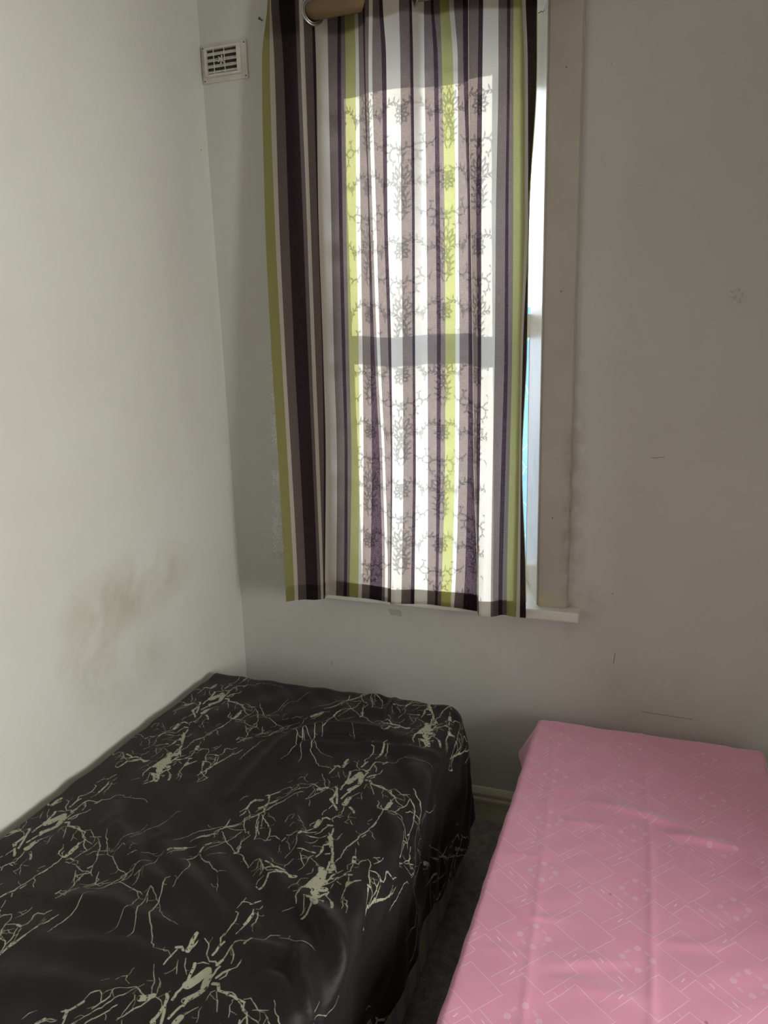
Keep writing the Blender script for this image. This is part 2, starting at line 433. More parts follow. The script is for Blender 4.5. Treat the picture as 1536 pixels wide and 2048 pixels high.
# split wide stripes into sub columns
cols = []; kinds = []
for j in range(len(KIND)):
    nsub = 2 if E[j+1, 3]-E[j, 3] < 9 else 4
    for s_ in range(nsub):
        cols.append(E[j]+(E[j+1]-E[j])*s_/nsub); kinds.append(KIND[j])
cols.append(E[-1]); cols = np.array(cols); NC = len(cols)
BX = [573, 592, 610, 630, 648.8, 650.5, 675, 700, 740, 776, 780.4, 782, 800, 830, 880, 920, 950, 955.2, 957, 970, 982, 1000, 1020, 1051]
BY = [-.165, -.150, -.132, -.118, -.108, -.075, -.070, -.072, -.070, -.078, -.084, -.104, -.096, -.080, -.072, -.074, -.084, -.090, -.124, -.128, -.122, -.098, -.104, -.100]
TX = [524, 545, 580, 597, 604, 624, 640, 650, 700, 716, 724, 732, 770, 800, 822, 832, 842, 880, 915, 928, 936.4, 938, 960, 1010, 1045, 1056, 1073]
TY = [-.058, -.064, -.080, -.132, -.147, -.112, -.083, -.076, -.072, -.076, -.110, -.142, -.150, -.146, -.135, -.110, -.085, -.074, -.074, -.080, -.092, -.138, -.150, -.148, -.140, -.115, -.075]
ytop = np.interp(cols[:, 1], TX, TY); ybot = np.interp(cols[:, 6], BX, BY)
def cloth(py):
    """world points of every column at picture height py (array) -> (n, NC, 3)"""
    py = np.atleast_1d(py).astype(float)
    px = hermite(PY, cols.T, np.clip(py, 20, 1236))
    low = py < 20; px[low] += (py[low]-20)[:, None]*((cols[:, 0]-cols[:, 1])/100)[None, :]*.6*-1
    out = np.empty((len(py), NC, 3))
    tt = np.clip((py-40)/(1150-40), 0, 1)
    w = tt*tt*(3-2*tt)
    u = np.linspace(0, 1, NC)
    for i, p in enumerate(py):
        Y = ytop*(1-w[i])+ybot*w[i]
        Y = Y+.0035*np.sin(u*47+p*.004)*np.sin(pi*tt[i])+.002*np.sin(u*23-p*.007)
        for j in range(NC):
            out[i, j] = at_y(px[i, j], p, Y[j])
    return out
hem_py = np.interp(cols[:, 6], [573, 590, 610, 630, 648.8, 650, 700, 740, 780, 781.5, 800, 830, 860, 880, 920, 955, 957, 982, 990, 1000, 1011, 1020, 1051],
                   [1204, 1201, 1199, 1200, 1198, 1189, 1194, 1198, 1205, 1210, 1208, 1208, 1209, 1212, 1217, 1223, 1232, 1234, 1233, 1230, 1230, 1233, 1236])
def cloth_rows(P_at, rows):
    """rows: list of per-column py arrays; columns interpolated from a dense table"""
    tab = np.linspace(-60, 1250, 263); T = cloth(tab)
    out = np.empty((len(rows), NC, 3))
    for i, r_ in enumerate(rows):
        f = (np.asarray(r_)+60)/5.0; a = np.clip(f.astype(int), 0, len(tab)-2); fr_ = (f-a)[:, None]
        out[i] = T[a, np.arange(NC)]*(1-fr_)+T[a+1, np.arange(NC)]*fr_
    return out
rows = [(-42)+(hem_py+42)*t_ for t_ in np.linspace(0, 1, 96)]
kc = {'Reflect': np.array([(*REF[q], 1) for q in kinds]), 'Transmit': np.array([(*TRN[q], 1) for q in kinds])}
def cloth_uv(P):
    n, mm = P.shape[:2]; uu = np.cumsum(np.r_[0, np.linalg.norm(np.diff(P[n//2], axis=0), axis=1)])
    return np.stack([np.tile(uu, (n, 1)), P[..., 2]], -1)
def fabric(name, k1=1.0):
    k = M(name)
    a = k.n('ShaderNodeAttribute', attribute_name='Reflect'); b = k.n('ShaderNodeAttribute', attribute_name='Transmit')
    uv = k.n('ShaderNodeUVMap'); 
    mp = k.n('ShaderNodeMapping'); mp.inputs['Scale'].default_value = (1, 1, 1); k.l(uv.outputs[0], mp.inputs[0])
    w = k.noise(mp.outputs[0], 430, 2, .75)
    mpx = k.n('ShaderNodeMapping'); mpx.inputs['Scale'].default_value = (900, 45, 1); k.l(uv.outputs[0], mpx.inputs[0])
    w2 = k.noise(mpx.outputs[0], 1, 2, .6)
    mpy = k.n('ShaderNodeMapping'); mpy.inputs['Scale'].default_value = (45, 900, 1); k.l(uv.outputs[0], mpy.inputs[0])
    w3 = k.noise(mpy.outputs[0], 1, 2, .6)
    ww = k.math('ADD', k.math('MULTIPLY', w, .5), k.math('MULTIPLY', k.math('ADD', w2, w3), .25))
    # thin dark yarns let pinholes of light through, pale yarns stay even
    lum = k.n('ShaderNodeRGBToBW'); k.l(b.outputs['Color'], lum.inputs[0])
    amp = k.ramp(lum.outputs[0], (.02, 1.0), (.15, .40), (.42, .08))
    sp = k.ramp(ww, (.38, 0.0), (.62, 1.0))
    f = k.math('ADD', 1.0, k.math('MULTIPLY', amp, k.math('SUBTRACT', k.math('MULTIPLY', sp, 2.0), 1.0)))
    tcol = k.mix(1.0, b.outputs['Color'], f, 'MULTIPLY')
    d = k.n('ShaderNodeBsdfDiffuse'); t = k.n('ShaderNodeBsdfTranslucent'); ad_ = k.n('ShaderNodeAddShader')
    nb = k.bump(ww, .25, .001)
    k.l(nb, d.inputs['Normal'])
    k.l(a.outputs['Color'], d.inputs[0]); k.l(tcol, t.inputs[0]); k.l(d.outputs[0], ad_.inputs[0]); k.l(t.outputs[0], ad_.inputs[1])
    k.l(ad_.outputs[0], k.out.inputs[0]); return k.m
m_cloth = fabric('striped_cotton')
cur = thing('striped_curtain', 'eyelet curtain in lime, cream, mauve and plum vertical stripes hanging over the window', 'curtain', (.65, -.10, .78))
P = cloth_rows(None, rows)
adopt(link_mesh('curtain_panel', grid_mesh('curtain_panel', P, cloth_uv(P), kc), m_cloth, None, True), cur)
# turned-up hem and header (turned over twice, so they hold back more light)
kc2 = {'Reflect': kc['Reflect'], 'Transmit': kc['Transmit']*np.array([.42, .42, .42, 1])}
hemtop = np.interp(cols[:, 6], [573, 600, 648.8, 650, 700, 740, 780, 781.5, 830, 880, 920, 955, 957, 982, 1000, 1051], [1174, 1169, 1169, 1157, 1165, 1170, 1176, 1179, 1178, 1182, 1185, 1190, 1202, 1203, 1199, 1204])
R_ = [hemtop+(hem_py-.5-hemtop)*t_ for t_ in np.linspace(0, 1, 8)]
P2 = cloth_rows(None, R_); P2[..., 1] += .0035; P2[-1, :, 1] -= .0025
adopt(link_mesh('hem', grid_mesh('hem', P2, cloth_uv(P2), kc2), m_cloth, None, True), cur)
hb = np.interp(cols[:, 0], [524, 560, 600, 632, 655, 675, 690, 715, 727, 731, 745, 760, 775, 795, 800, 815, 830, 855, 870, 885, 905, 925, 940, 1000, 1073], [77, 74, 66, 66, 71, 71, 68, 58, 48, 36, 36, 38, 34, 26, 25, 19, 24, 32, 32, 29, 24, 19, 19, 18, 16])
R_ = [(-41)+(hb+41)*t_ for t_ in np.linspace(0, 1, 14)]
P3 = cloth_rows(None, R_); P3[..., 1] += .0035
adopt(link_mesh('header', grid_mesh('header', P3, cloth_uv(P3), {'Reflect': kc['Reflect'], 'Transmit': kc['Transmit']*np.array([.2, .2, .2, 1])}), m_cloth, None, True), cur)
# added hidden layer behind the right edge, blocks light coming through the cloth
sel = np.where(cols[:, 3] <= 634)[0]; js = slice(sel[0], sel[-1]+1)
for js in (slice(NC-7, NC),):
    Pf = P[::3, js].copy(); n_ = Pf.shape[1]; Pf[..., 1] += .011+.002*np.sin(np.linspace(0, 7, n_))[None, :]
    Pf[-1, :, 2] += .004
    kf = {q: a_[js.start:js.stop-1][::-1] for q, a_ in kc.items()}
    adopt(link_mesh('edge_light_block', grid_mesh('edge_light_block', Pf, cloth_uv(Pf), kf), m_cloth, None, True), cur)
k = M('brushed_nickel'); k.pbr((.42, .42, .40), .32, metallic=1.0); m_ring = k.m
RODY = -.111
g0 = at_y(624, 25, RODY); g1 = at_y(829, -14, RODY)
for g, ax in ((g0+np.array([.004, -.004, 0]), (.8, -.6, 0)), (g1, (1.0, .75, 0))):
    bm = bmesh.new(); torus(bm, g, ax, .0325, .0045, 48, 12, .8); torus(bm, g, ax, .0275, .003, 48, 10)
    adopt(obj('eyelet_ring', bm, m_ring, None, True), cur)
# rod
k = M('tan_wood_rod'); v = k.coord('Object', (1, 14, 14))
c = k.mix(k.ramp(k.noise(v, 6, 5, .6), (.3, 0.0), (.7, 1.0)), (.23, .145, .075), (.31, .205, .11))
k.pbr(c, .55, k.bump(k.noise(v, 8, 4), .15, .002)); m_rod = k.m
ZROD = float(g0[2])+.004
rod = thing('curtain_rod', 'thick round tan wooden rod through the curtain eyelets', 'curtain rod', (.70, RODY, ZROD))
bm = bmesh.new(); tube(bm, (.407, RODY, ZROD), (1.16, RODY, ZROD+.002), .0245, seg=40)
adopt(obj('pole', bm, m_rod, None, True), rod)
for x in (1.168,):
    bm = bmesh.new(); bmesh.ops.create_uvsphere(bm, u_segments=24, v_segments=14, radius=.0265, matrix=Matrix.Translation((x, RODY, ZROD)))
    adopt(obj('finial', bm, m_rod, None, True), rod)
for x in (.625, 1.06):
    bm = bmesh.new(); box(bm, x-.008, x+.008, RODY+.02, -.021, ZROD-.008, ZROD+.008); box(bm, x-.02, x+.02, -.0245, -.0203, ZROD-.035, ZROD+.035)
    torus(bm, (x, RODY, ZROD), (1, 0, 0), .028, .004, 30, 8)
    adopt(obj('bracket', bm, m_ring), rod)

# ------------------------------------------------------------------ lace net
rng = np.random.default_rng(5)
TW, TH = 200.0, 260.0   # mm tile
cv = Canvas(-100, -100, TW+100, TH+100, .7)
def fern(x, y, ang, L, curl, leaf, w=1.6):
    pts = []; n = int(L/10.5); a = ang; px_, py_ = x, y
    for i in range(n):
        pts.append((px_, py_, a)); a += curl*(1+1.6*(i/n)**2)/n; px_ += cos(a)*L/n; py_ += sin(a)*L/n
    for q0, q1 in zip(pts[:-1], pts[1:]): cv.seg(q0[:2], q1[:2], w, w*.8)
    for i, (qx, qy, qa) in enumerate(pts[1:]):
        l_ = leaf*(.5+.5*sin(pi*(i+1)/n))
        for s_ in (-1, 1):
            c0 = qa+s_*(.70+.15*i/n); c1 = c0+s_*.25
            m_ = (qx+cos(c0)*l_*.55, qy+sin(c0)*l_*.55)
            cv.seg((qx+cos(c0)*2, qy+sin(c0)*2), m_, .9, 2.3); cv.seg(m_, (m_[0]+cos(c1)*l_*.5, m_[1]+sin(c1)*l_*.5), 2.3, .6)
def drop(x, y, ang, L, wd):
    for k_ in range(10):
        t0, t1 = k_/10, (k_+1)/10
        for s_ in (-1, 1):
            f0, f1 = sin(pi*t0**.7)*wd*s_, sin(pi*t1**.7)*wd*s_
            cv.seg((x+cos(ang)*L*t0-sin(ang)*f0, y+sin(ang)*L*t0+cos(ang)*f0), (x+cos(ang)*L*t1-sin(ang)*f1, y+sin(ang)*L*t1+cos(ang)*f1), 1.7, 1.7)
def rose(x, y, s_):
    for q in range(8):
        an = q*pi/4; drop(x+cos(an)*5*s_, y+sin(an)*5*s_, an, 17*s_, 4.5*s_)
for ox, oy in ((50, 0), (150, 130)):
    for s_ in (-1, 1):
        fern(ox+s_*3, oy+8, pi/2-s_*.62, 120, s_*2.0, 15)
        fern(ox+s_*5, oy+118, pi/2-s_*.50, 92, s_*3.9, 12)
        fern(ox+s_*46, oy+62, pi/2+s_*.15, 96, -s_*2.4, 12)
        fern(ox+s_*30, oy+30, -pi/2+s_*.2, 58, s_*2.8, 10)
    for q in range(5):
        an = pi/2+(q-2)*.5; drop(ox+cos(an)*7, oy+84+sin(an)*7, an, 26-abs(q-2)*3, 4.5)
    drop(ox, oy+22, pi/2, 30, 7); rose(ox, oy+205, .8); drop(ox, oy+52, pi/2, 20, 4)
A = cv.a; n0 = int(round(100/.7)); hh, wwid = int(TH/.7), int(TW/.7)
C2 = np.full((hh, wwid), -9., np.float32)
for dy in (-1, 0, 1):
    for dx in (-1, 0, 1):
        y0_ = n0+dy*hh; x0_ = n0+dx*wwid
        ya, yb = max(0, y0_), min(A.shape[0], y0_+hh); xa, xb = max(0, x0_), min(A.shape[1], x0_+wwid)
        if yb > ya and xb > xa:
            sl = C2[ya-y0_:yb-y0_, xa-x0_:xb-x0_]; np.maximum(sl, A[ya:yb, xa:xb], out=sl)
lace_img = mask_image('lace_pattern', np.clip(C2/.7+.5, 0, 1))
k = M('lace_net'); uv = k.n('ShaderNodeUVMap'); im = k.n('ShaderNodeTexImage', image=lace_img, extension='REPEAT'); k.l(uv.outputs[0], im.inputs[0])
sep = k.n('ShaderNodeSeparateColor'); k.l(im.outputs[0], sep.inputs[0]); leaf = sep.outputs[0]
op = k.math('ADD', .12, k.math('MULTIPLY', leaf, .84))
tr = k.n('ShaderNodeBsdfTransparent'); d = k.n('ShaderNodeBsdfDiffuse'); tl = k.n('ShaderNodeBsdfTranslucent')
d.inputs[0].default_value = (.40, .40, .41, 1); tl.inputs[0].default_value = (.56, .56, .57, 1)
ad_ = k.n('ShaderNodeAddShader'); k.l(d.outputs[0], ad_.inputs[0]); k.l(tl.outputs[0], ad_.inputs[1])
ms = k.n('ShaderNodeMixShader'); k.l(op, ms.inputs[0]); k.l(tr.outputs[0], ms.inputs[1]); k.l(ad_.outputs[0], ms.inputs[2])
k.l(ms.outputs[0], k.out.inputs[0]); m_lace = k.m
nx, nz = 420, 60
xs = np.linspace(.168, .975, nx); Pn = np.empty((nz, nx, 3)); 
for i, t_ in enumerate(np.linspace(0, 1, nz)):
    a = .6+.4*t_
    fold = .0075*a*np.sin(xs*95+2*np.sin(xs*9+t_*.8))+.002*np.sin(xs*210+3*t_)
    zt = 2.555; zb = np.interp(xs, [.168, .24, .40, .975], [.905, .897, .868, .858])+.006*np.abs(np.sin(xs*75))
    ll = .285-.117*t_**.8; lr = .995-.04*t_; Pn[i, :, 0] = ll+(xs-xs[0])/(xs[-1]-xs[0])*(lr-ll)+.003*np.sin(xs*60+t_*3); Pn[i, :, 1] = -.040+fold; Pn[i, :, 2] = zt+(zb-zt)*t_
arc = xs*1.05+.0025*np.sin(xs*52)+.0008*np.sin(xs*95)
UVn = np.stack([np.tile(arc/(TW*1.3/1000), (nz, 1)), Pn[..., 2]/(TH*1.4/1000)], -1)
net = link_mesh('lace_net', grid_mesh('lace_net', Pn, UVn), m_lace, None, True)
tag(net, 'sheer white lace net with fern pattern hanging behind the striped curtain', 'net curtain')
bm = bmesh.new(); tube(bm, (.28, -.040, 2.557), (1.0, -.040, 2.557), .004, seg=10)
obj('net_wire', bm, m_ring, net)

# ------------------------------------------------------------------ vent
k = M('vent_plastic'); v = k.coord('Object')
c = k.mix(k.ramp(k.noise(v, 22, 4), (.4, 0.0), (.75, 1.0)), (.66, .64, .58), (.56, .53, .44))
k.pbr(c, .45); m_vent = k.m
k = M('vent_dark'); k.pbr((.06, .055, .045), .8); m_vd = k.m
VX0, VX1, VZ0, VZ1 = .005, .166, 2.468, 2.577
vent = thing('wall_vent', 'small cream louvred wall vent high in the corner', 'vent', ((VX0+VX1)/2, -.001, VZ0))
def vp(name, bm, mat, lab=None, smooth=False):
    o = adopt(obj(name, bm, mat, None, smooth), vent)
    if lab: o['label'] = lab
    return o
IX0, IX1, IZ0, IZ1 = .019, .146, 2.483, 2.567
bm = bmesh.new()
for a in ((VX0, VX1, VZ0, IZ0), (VX0, VX1, IZ1, VZ1), (VX0, IX0, IZ0, IZ1), (IX1, VX1, IZ0, IZ1)): box(bm, a[0], a[1], -.005, -.0005, a[2], a[3])
vp('face_plate', bm, m_vent)
bm = bmesh.new(); w = .007
for a in ((IX0, IX1, IZ0, IZ0+w), (IX0, IX1, IZ1-w, IZ1), (IX0, IX0+w, IZ0+w, IZ1-w), (IX1-w*1.6, IX1, IZ0+w, IZ1-w)): box(bm, a[0], a[1], -.016, -.0052, a[2], a[3], .001)
vp('raised_frame', bm, m_vent)
vp('backing', B(IX0+.001, IX1-.001, -.0045, -.001, IZ0+.001, IZ1-.001), m_vd)
sx0, sx1 = IX0+w+.0003, IX1-w*1.6-.0003; dz = (IZ1-IZ0-2*w)/4
for q in (1, 2, 3):
    z = IZ0+w+dz*q
    vp('slat', prism([(-.0155, z-.0010), (-.0155, z+.0016), (-.007, z+.0042), (-.007, z+.0018)], 'x', sx0, sx1), m_vent)
for q in range(4):
    z = IZ0+w+dz*(q+.5)
    vp('shutter_slat', B(sx0, sx1, -.0065, -.005, z-.0045, z+.002), m_vent)
for x in (IX0+.036, IX0+.074):
    vp('upright_bar', B(x-.0011, x+.0011, -.0170, -.0156, IZ0+w, IZ1-w), m_vent)
bm = bmesh.new(); kc_ = ((sx0+sx1)/2-.001, -.014, IZ0+w+dz*2.15)
tube(bm, (kc_[0], -.0075, kc_[2]), (kc_[0], -.021, kc_[2]), .0042, .0036, 16)
for q in range(6):
    an = q*pi/3+.3; tube(bm, (kc_[0]+cos(an)*.003, -.0125, kc_[2]+sin(an)*.003), (kc_[0]+cos(an)*.0125, -.0125, kc_[2]+sin(an)*.0125), .0016, .0028, 8)
vp('knob', bm, m_vent)
for x, z in ((VX0+.006, VZ0+.007), (VX1-.007, VZ0+.007), (VX0+.006, VZ1-.008), (VX1-.007, VZ1-.008)):
    bm = bmesh.new(); tube(bm, (x, -.0045, z), (x, -.0066, z), .0022, .0018, 12); vp('screw', bm, m_vd)

# small things on the walls
k = M('rusty_screw'); k.pbr((.16, .12, .09), .5, metallic=.7); m_sc = k.m
s_ = at_y(519, 37, -.016); bm = bmesh.new(); tube(bm, (s_[0], 0.0, s_[2]), (s_[0], -.014, s_[2]), .0020, seg=10); tube(bm, (s_[0], -.014, s_[2]), (s_[0], -.017, s_[2]), .0022, .0045, 14)
tag(obj('wall_screw', bm, m_sc, None), 'bare rusty screw sticking out of the wall left of the curtain top', 'screw')
k = M('masking_tape'); k.pbr((.50, .47, .42), .55); a = at_y(777, 1217, -.0006); b = at_y(804, 1233, -.0006)
tag(obj('tape_patch', prism([(a[0], a[2]), (b[0]-.004, a[2]-.002), (b[0], b[2]), (a[0]+.006, b[2]+.002)], 'y', -.0012, -.0002), k.m), 'small square patch of beige tape on the wall under the curtain', 'tape')
k = M('bare_plaster'); v = k.coord('Object'); k.pbr(k.mix(k.noise(v, 90, 3), (.42, .41, .39), (.78, .77, .73)), .9); m_pl = k.m
h = at_y(1474, 592, 0); rng = np.random.default_rng(3)
bm = bmesh.new(); ctr = bm.verts.new((h[0], -.0028, h[2])); ring = []
for q in range(22):
    an = q*2*pi/22; r_ = .021*(1+.28*rng.normal()*.6); ring.append(bm.verts.new((h[0]+cos(an)*r_*1.05, -.0003, h[2]+sin(an)*r_)))
mid = []
for q in range(22):
    an = q*2*pi/22; r_ = .012*(1+.25*rng.normal()); mid.append(bm.verts.new((h[0]+cos(an)*r_, -.0045+.0028*rng.random(), h[2]+sin(an)*r_)))
for q in range(22):
    bm.faces.new((ring[q], ring[(q+1) % 22], mid[(q+1) % 22], mid[q])); bm.faces.new((mid[q], mid[(q+1) % 22], ctr))
tag(obj('plaster_patch', bm, m_pl), 'rough round blob of filled plaster on the right of the wall', 'plaster')

def on_reveal(px, py):
    y = .05
    for _ in range(12):
        q = at_y(px, py, y); y += (WF1-t_rev-(WF1-WB1)*y/.229-q[0])*-.9
        y = min(max(y, .0), .22)
    return Vector((q[0]-.0012, q[1], q[2]))
t_rev = .006
pts = [on_reveal(*q) for q in ((1077, 26), (1081, 25), (1083, 22), (1086, 24), (1089, 21), (1093, 20), (1095, 23), (1093, 27), (1091, 25))]
bm = bmesh.new()
for p_, q_ in zip(pts[:-1], pts[1:]): tube(bm, p_, q_, .0009, seg=6)
tag(obj('thread', bm, m_vd), 'short dark curly thread stuck to the window side at the top right', 'thread')
# hairline scratches and nail holes
k = M('pencil_grey'); k.pbr((.20, .18, .16), .8)
for nm, lab, cat, pp in (('wall_scratch', 'long thin sloping scratch on the wall above the pink bed', 'scratch', [(1282, 1423), (1320, 1429), (1352, 1434), (1386, 1439)]),
                    ('wall_scratch', 'tiny curled chip mark on the wall right of the window, at mid height', 'scratch', [(1302, 915), (1312, 916), (1322, 914), (1329, 916)]),
                    ('wall_scratch', 'short upright dark scratch on the wall below the striped curtain', 'scratch', [(663, 1321), (664, 1330)]),
                    ('wall_scratch', 'short upright scratch on the wall between window sill and pink bed', 'scratch', [(1230, 1305), (1228, 1318), (1227, 1328)])):
    bm = bmesh.new(); P_ = [Vector(at_y(x, y, -.0004)) for x, y in pp]
    for p_, q_ in zip(P_[:-1], P_[1:]): tube(bm, p_, q_, .0007, seg=6)
    tag(obj(nm, bm, k.m), lab, cat)
for x, y in ((1122, 583), (1105, 1036), (1133, 134)):
    q = at_y(x, y, -.0202); bm = bmesh.new(); tube(bm, (q[0], -.0195, q[2]), (q[0], -.0206, q[2]), .0021, .0016, 10); obj('nail_hole', bm, m_vd, win)

# ------------------------------------------------------------------ beds
k = M('divan_fabric'); v = k.coord('Object')
wv = k.n('ShaderNodeTexWave', wave_type='BANDS', bands_direction='Y'); wv.inputs['Scale'].default_value = 3.4; wv.inputs['Distortion'].default_value = .3; k.l(v, wv.inputs['Vector'])
vo = k.n('ShaderNodeTexVoronoi'); vo.inputs['Scale'].default_value = 45; k.l(v, vo.inputs['Vector'])
c = k.mix(k.ramp(wv.outputs['Fac'], (.62, 0.0), (.70, 1.0)), (.50, .45, .38), (.33, .37, .40))
c = k.mix(k.ramp(vo.outputs['Distance'], (.2, .45), (.3, 0.0)), c, (.62, .58, .50))
k.pbr(c, .85, k.bump(k.noise(v, 400, 2), .3, .002)); m_divan = k.m
k = M('mattress_ticking'); k.pbr((.62, .60, .55), .85); m_tick = k.m
BZ = .55; BX0, BX1, BYF, BYN = .022, .905, -.245, -2.15
bed = thing('divan_bed', 'low divan bed base in pale patterned fabric under the black sheet', 'bed', (.47, -1.2, 0))
adopt(obj('divan_base', B(.024, .925, BYN, -.262, .03, .285, .012), m_divan), bed)
adopt(obj('mattress', B(BX0, BX1-.004, BYN, BYF-.006, .287, BZ-.012, .035), m_tick), bed)
k = M('castor'); k.pbr((.02, .02, .02), .4)
for x, y in ((.10, -.34), (.85, -.34), (.85, -1.2), (.10, -1.2), (.10, -2.05), (.85, -2.05)):
    bm = bmesh.new(); tube(bm, (x-.012, y, .015), (x+.012, y, .015), .015, seg=20); adopt(obj('castor', bm, k.m), bed)

def sheet(name, x0, x1, yf, yn, z, r, drop_l, drop_f, drop_r, step, disp, flare, uvf, mat, rr=.05):
    """cloth over a box: flat on top, rolling over the edges and hanging. u across, v along."""
    def axis_pts(a, b, d0, d1):
        lo_ = np.arange(1, int(d0/step)+1)*step if d0 > 0 else np.array([])
        hi_ = np.arange(1, int(d1/step)+1)*step if d1 > 0 else np.array([])
        core = np.linspace(a, b, int((b-a)/step)+1)
        return np.r_[(a-lo_)[::-1], core, b+hi_]
    u = axis_pts(x0+r, x1-r, drop_l, drop_r); v_ = axis_pts(yn, yf-r, 0, drop_f)
    U, V = np.meshgrid(u, v_)
    qx = np.clip(U, x0+rr, x1-rr); qy = np.minimum(V, yf-rr)
    qx = np.where((U < x0+rr) & (drop_l == 0), U, qx)
    dx, dy = U-qx, V-qy; d = np.hypot(dx, dy); dd = np.maximum(d, 1e-9)
    nx_, ny_ = dx/dd, dy/dd
    fl = rr-r
    th = np.clip((d-fl)/r, 0, pi/2)
    out = np.minimum(d, fl)+r*np.sin(th)
    dn = r*(1-np.cos(th))+np.maximum(0, d-fl-r*pi/2)
    out = out+flare(U, V, np.maximum(0, d-fl-r*pi/2))
    X = qx+nx_*out; Y = qy+ny_*out; Z = z-dn
    h_ = disp(U, V)
    # displace along the local outward direction
    X += nx_*np.sin(th)*h_; Y += ny_*np.sin(th)*h_; Z += np.cos(th)*h_
    P = np.stack([X, Y, Z], -1)
    return link_mesh(name, grid_mesh(name, P, uvf(U, V)), mat, None, True)
def ridge(U, V, pts, amp, sig, skew=0.0):
    """height of a soft fold along a polyline"""
    best = np.full(U.shape, 9.0); sgn = np.zeros(U.shape); tt_ = np.zeros(U.shape); n = len(pts)-1
    for i in range(n):
        (ax, ay), (bx, by) = pts[i], pts[i+1]; ex, ey = bx-ax, by-ay; L = ex*ex+ey*ey
        t = np.clip(((U-ax)*ex+(V-ay)*ey)/L, 0, 1); ox, oy = U-ax-t*ex, V-ay-t*ey; d = np.hypot(ox, oy)
        m_ = d < best; best = np.where(m_, d, best); tt_ = np.where(m_, (i+t)/n, tt_); sgn = np.where(m_, np.sign(ex*oy-ey*ox), sgn)
    s = sig*(1+skew*sgn)
    return amp*np.exp(-(best/s)**2)*np.sin(np.clip(tt_, .04, .96)*pi)**.6
def wp(pts, z): return [tuple(at_z(x, y, z)[:2]) for x, y in pts]
BLACK_F = [([(470, 1590), (540, 1520), (585, 1482), (650, 1463), (730, 1462), (800, 1478)], 13, .022, .35),
 ([(700, 1490), (790, 1500), (870, 1508)], 8, .016, 0), ([(790, 1400), (778, 1425), (776, 1460)], 9, .011, 0), ([(728, 1388), (752, 1389), (768, 1400)], 4.5, .012, 0),
 ([(215, 1650), (250, 1700), (300, 1765), (345, 1800), (385, 1870)], 11, .024, .3), ([(320, 1680), (350, 1740), (420, 1820), (485, 1895)], 12, .026, .3),
 ([(400, 1680), (440, 1750), (480, 1800), (505, 1860)], 10, .024, .2), ([(100, 1800), (200, 1815), (290, 1850), (390, 1885)], 12, .028, .3),
 ([(60, 1875), (150, 1900), (260, 1905), (350, 1940)], 9, .026, .2), ([(0, 1960), (120, 1975), (260, 2000)], 8, .03, .2),
 ([(600, 1560), (588, 1620), (600, 1690), (590, 1730)], 7, .020, 0), ([(815, 1530), (840, 1580), (850, 1640)], 11, .030, .3),
 ([(500, 1700), (545, 1760), (575, 1810)], 9, .022, .2), ([(600, 1800), (648, 1850), (668, 1910), (672, 1990)], 16, .020, .45),
 ([(485, 1910), (540, 1912), (600, 1930)], 9, .018, .3), ([(605, 1890), (598, 1945), (606, 2010), (640, 2040)], 10, .013, .2),
 ([(500, 1960), (560, 1975), (590, 2020)], 8, .02, .2), ([(560, 1500), (640, 1490), (720, 1500)], 5, .02, 0),
 ([(770, 1620), (800, 1700), (815, 1800)], 7, .02, 0), ([(700, 1760), (740, 1850), (745, 1950)], 8, .022, 0), ([(380, 1560), (390, 1620), (400, 1680)], 5, .022, 0), ([(230, 1600), (240, 1660), (270, 1700)], 5, .022, 0)]
BLACK_F = [(wp(p, BZ), a*2.2/1000, s*1.0, k_) for p, a, s, k_ in BLACK_F]
def black_disp(U, V):
    h = np.zeros(U.shape)
    for p, a, s, k_ in BLACK_F: h = np.maximum(h, 0)+ridge(U, V, p, a, s, k_)
    lf = .0028*np.sin(U*23+3*np.sin(V*7))*np.sin(V*17+2*np.sin(U*9))+.0016*np.sin(U*61+V*35+2*np.sin(V*19))
    side = np.clip((U-BX1)/.12, 0, 1)
    return h*np.clip(1-side*.3, 0, 1)+lf*(1+.5*side)+side*.010*np.sin(V*13+1.2*np.sin(V*5))+.003
def black_flare(U, V, dr):
    c_ = np.clip((V+.62)/.35, 0, 1)
    return np.where(U > BX1-.05, .17*dr*(1-.3*c_)+.10*dr*np.sin(V*11+.6)*.5, .12*dr)
SX0, SY0, SX1, SY1 = -60, -2320, 1420, 260
k_black_uv = lambda U, V: np.stack([(U*1000-SX0)/(SX1-SX0), (V*1000-SY0)/(SY1-SY0)], -1)
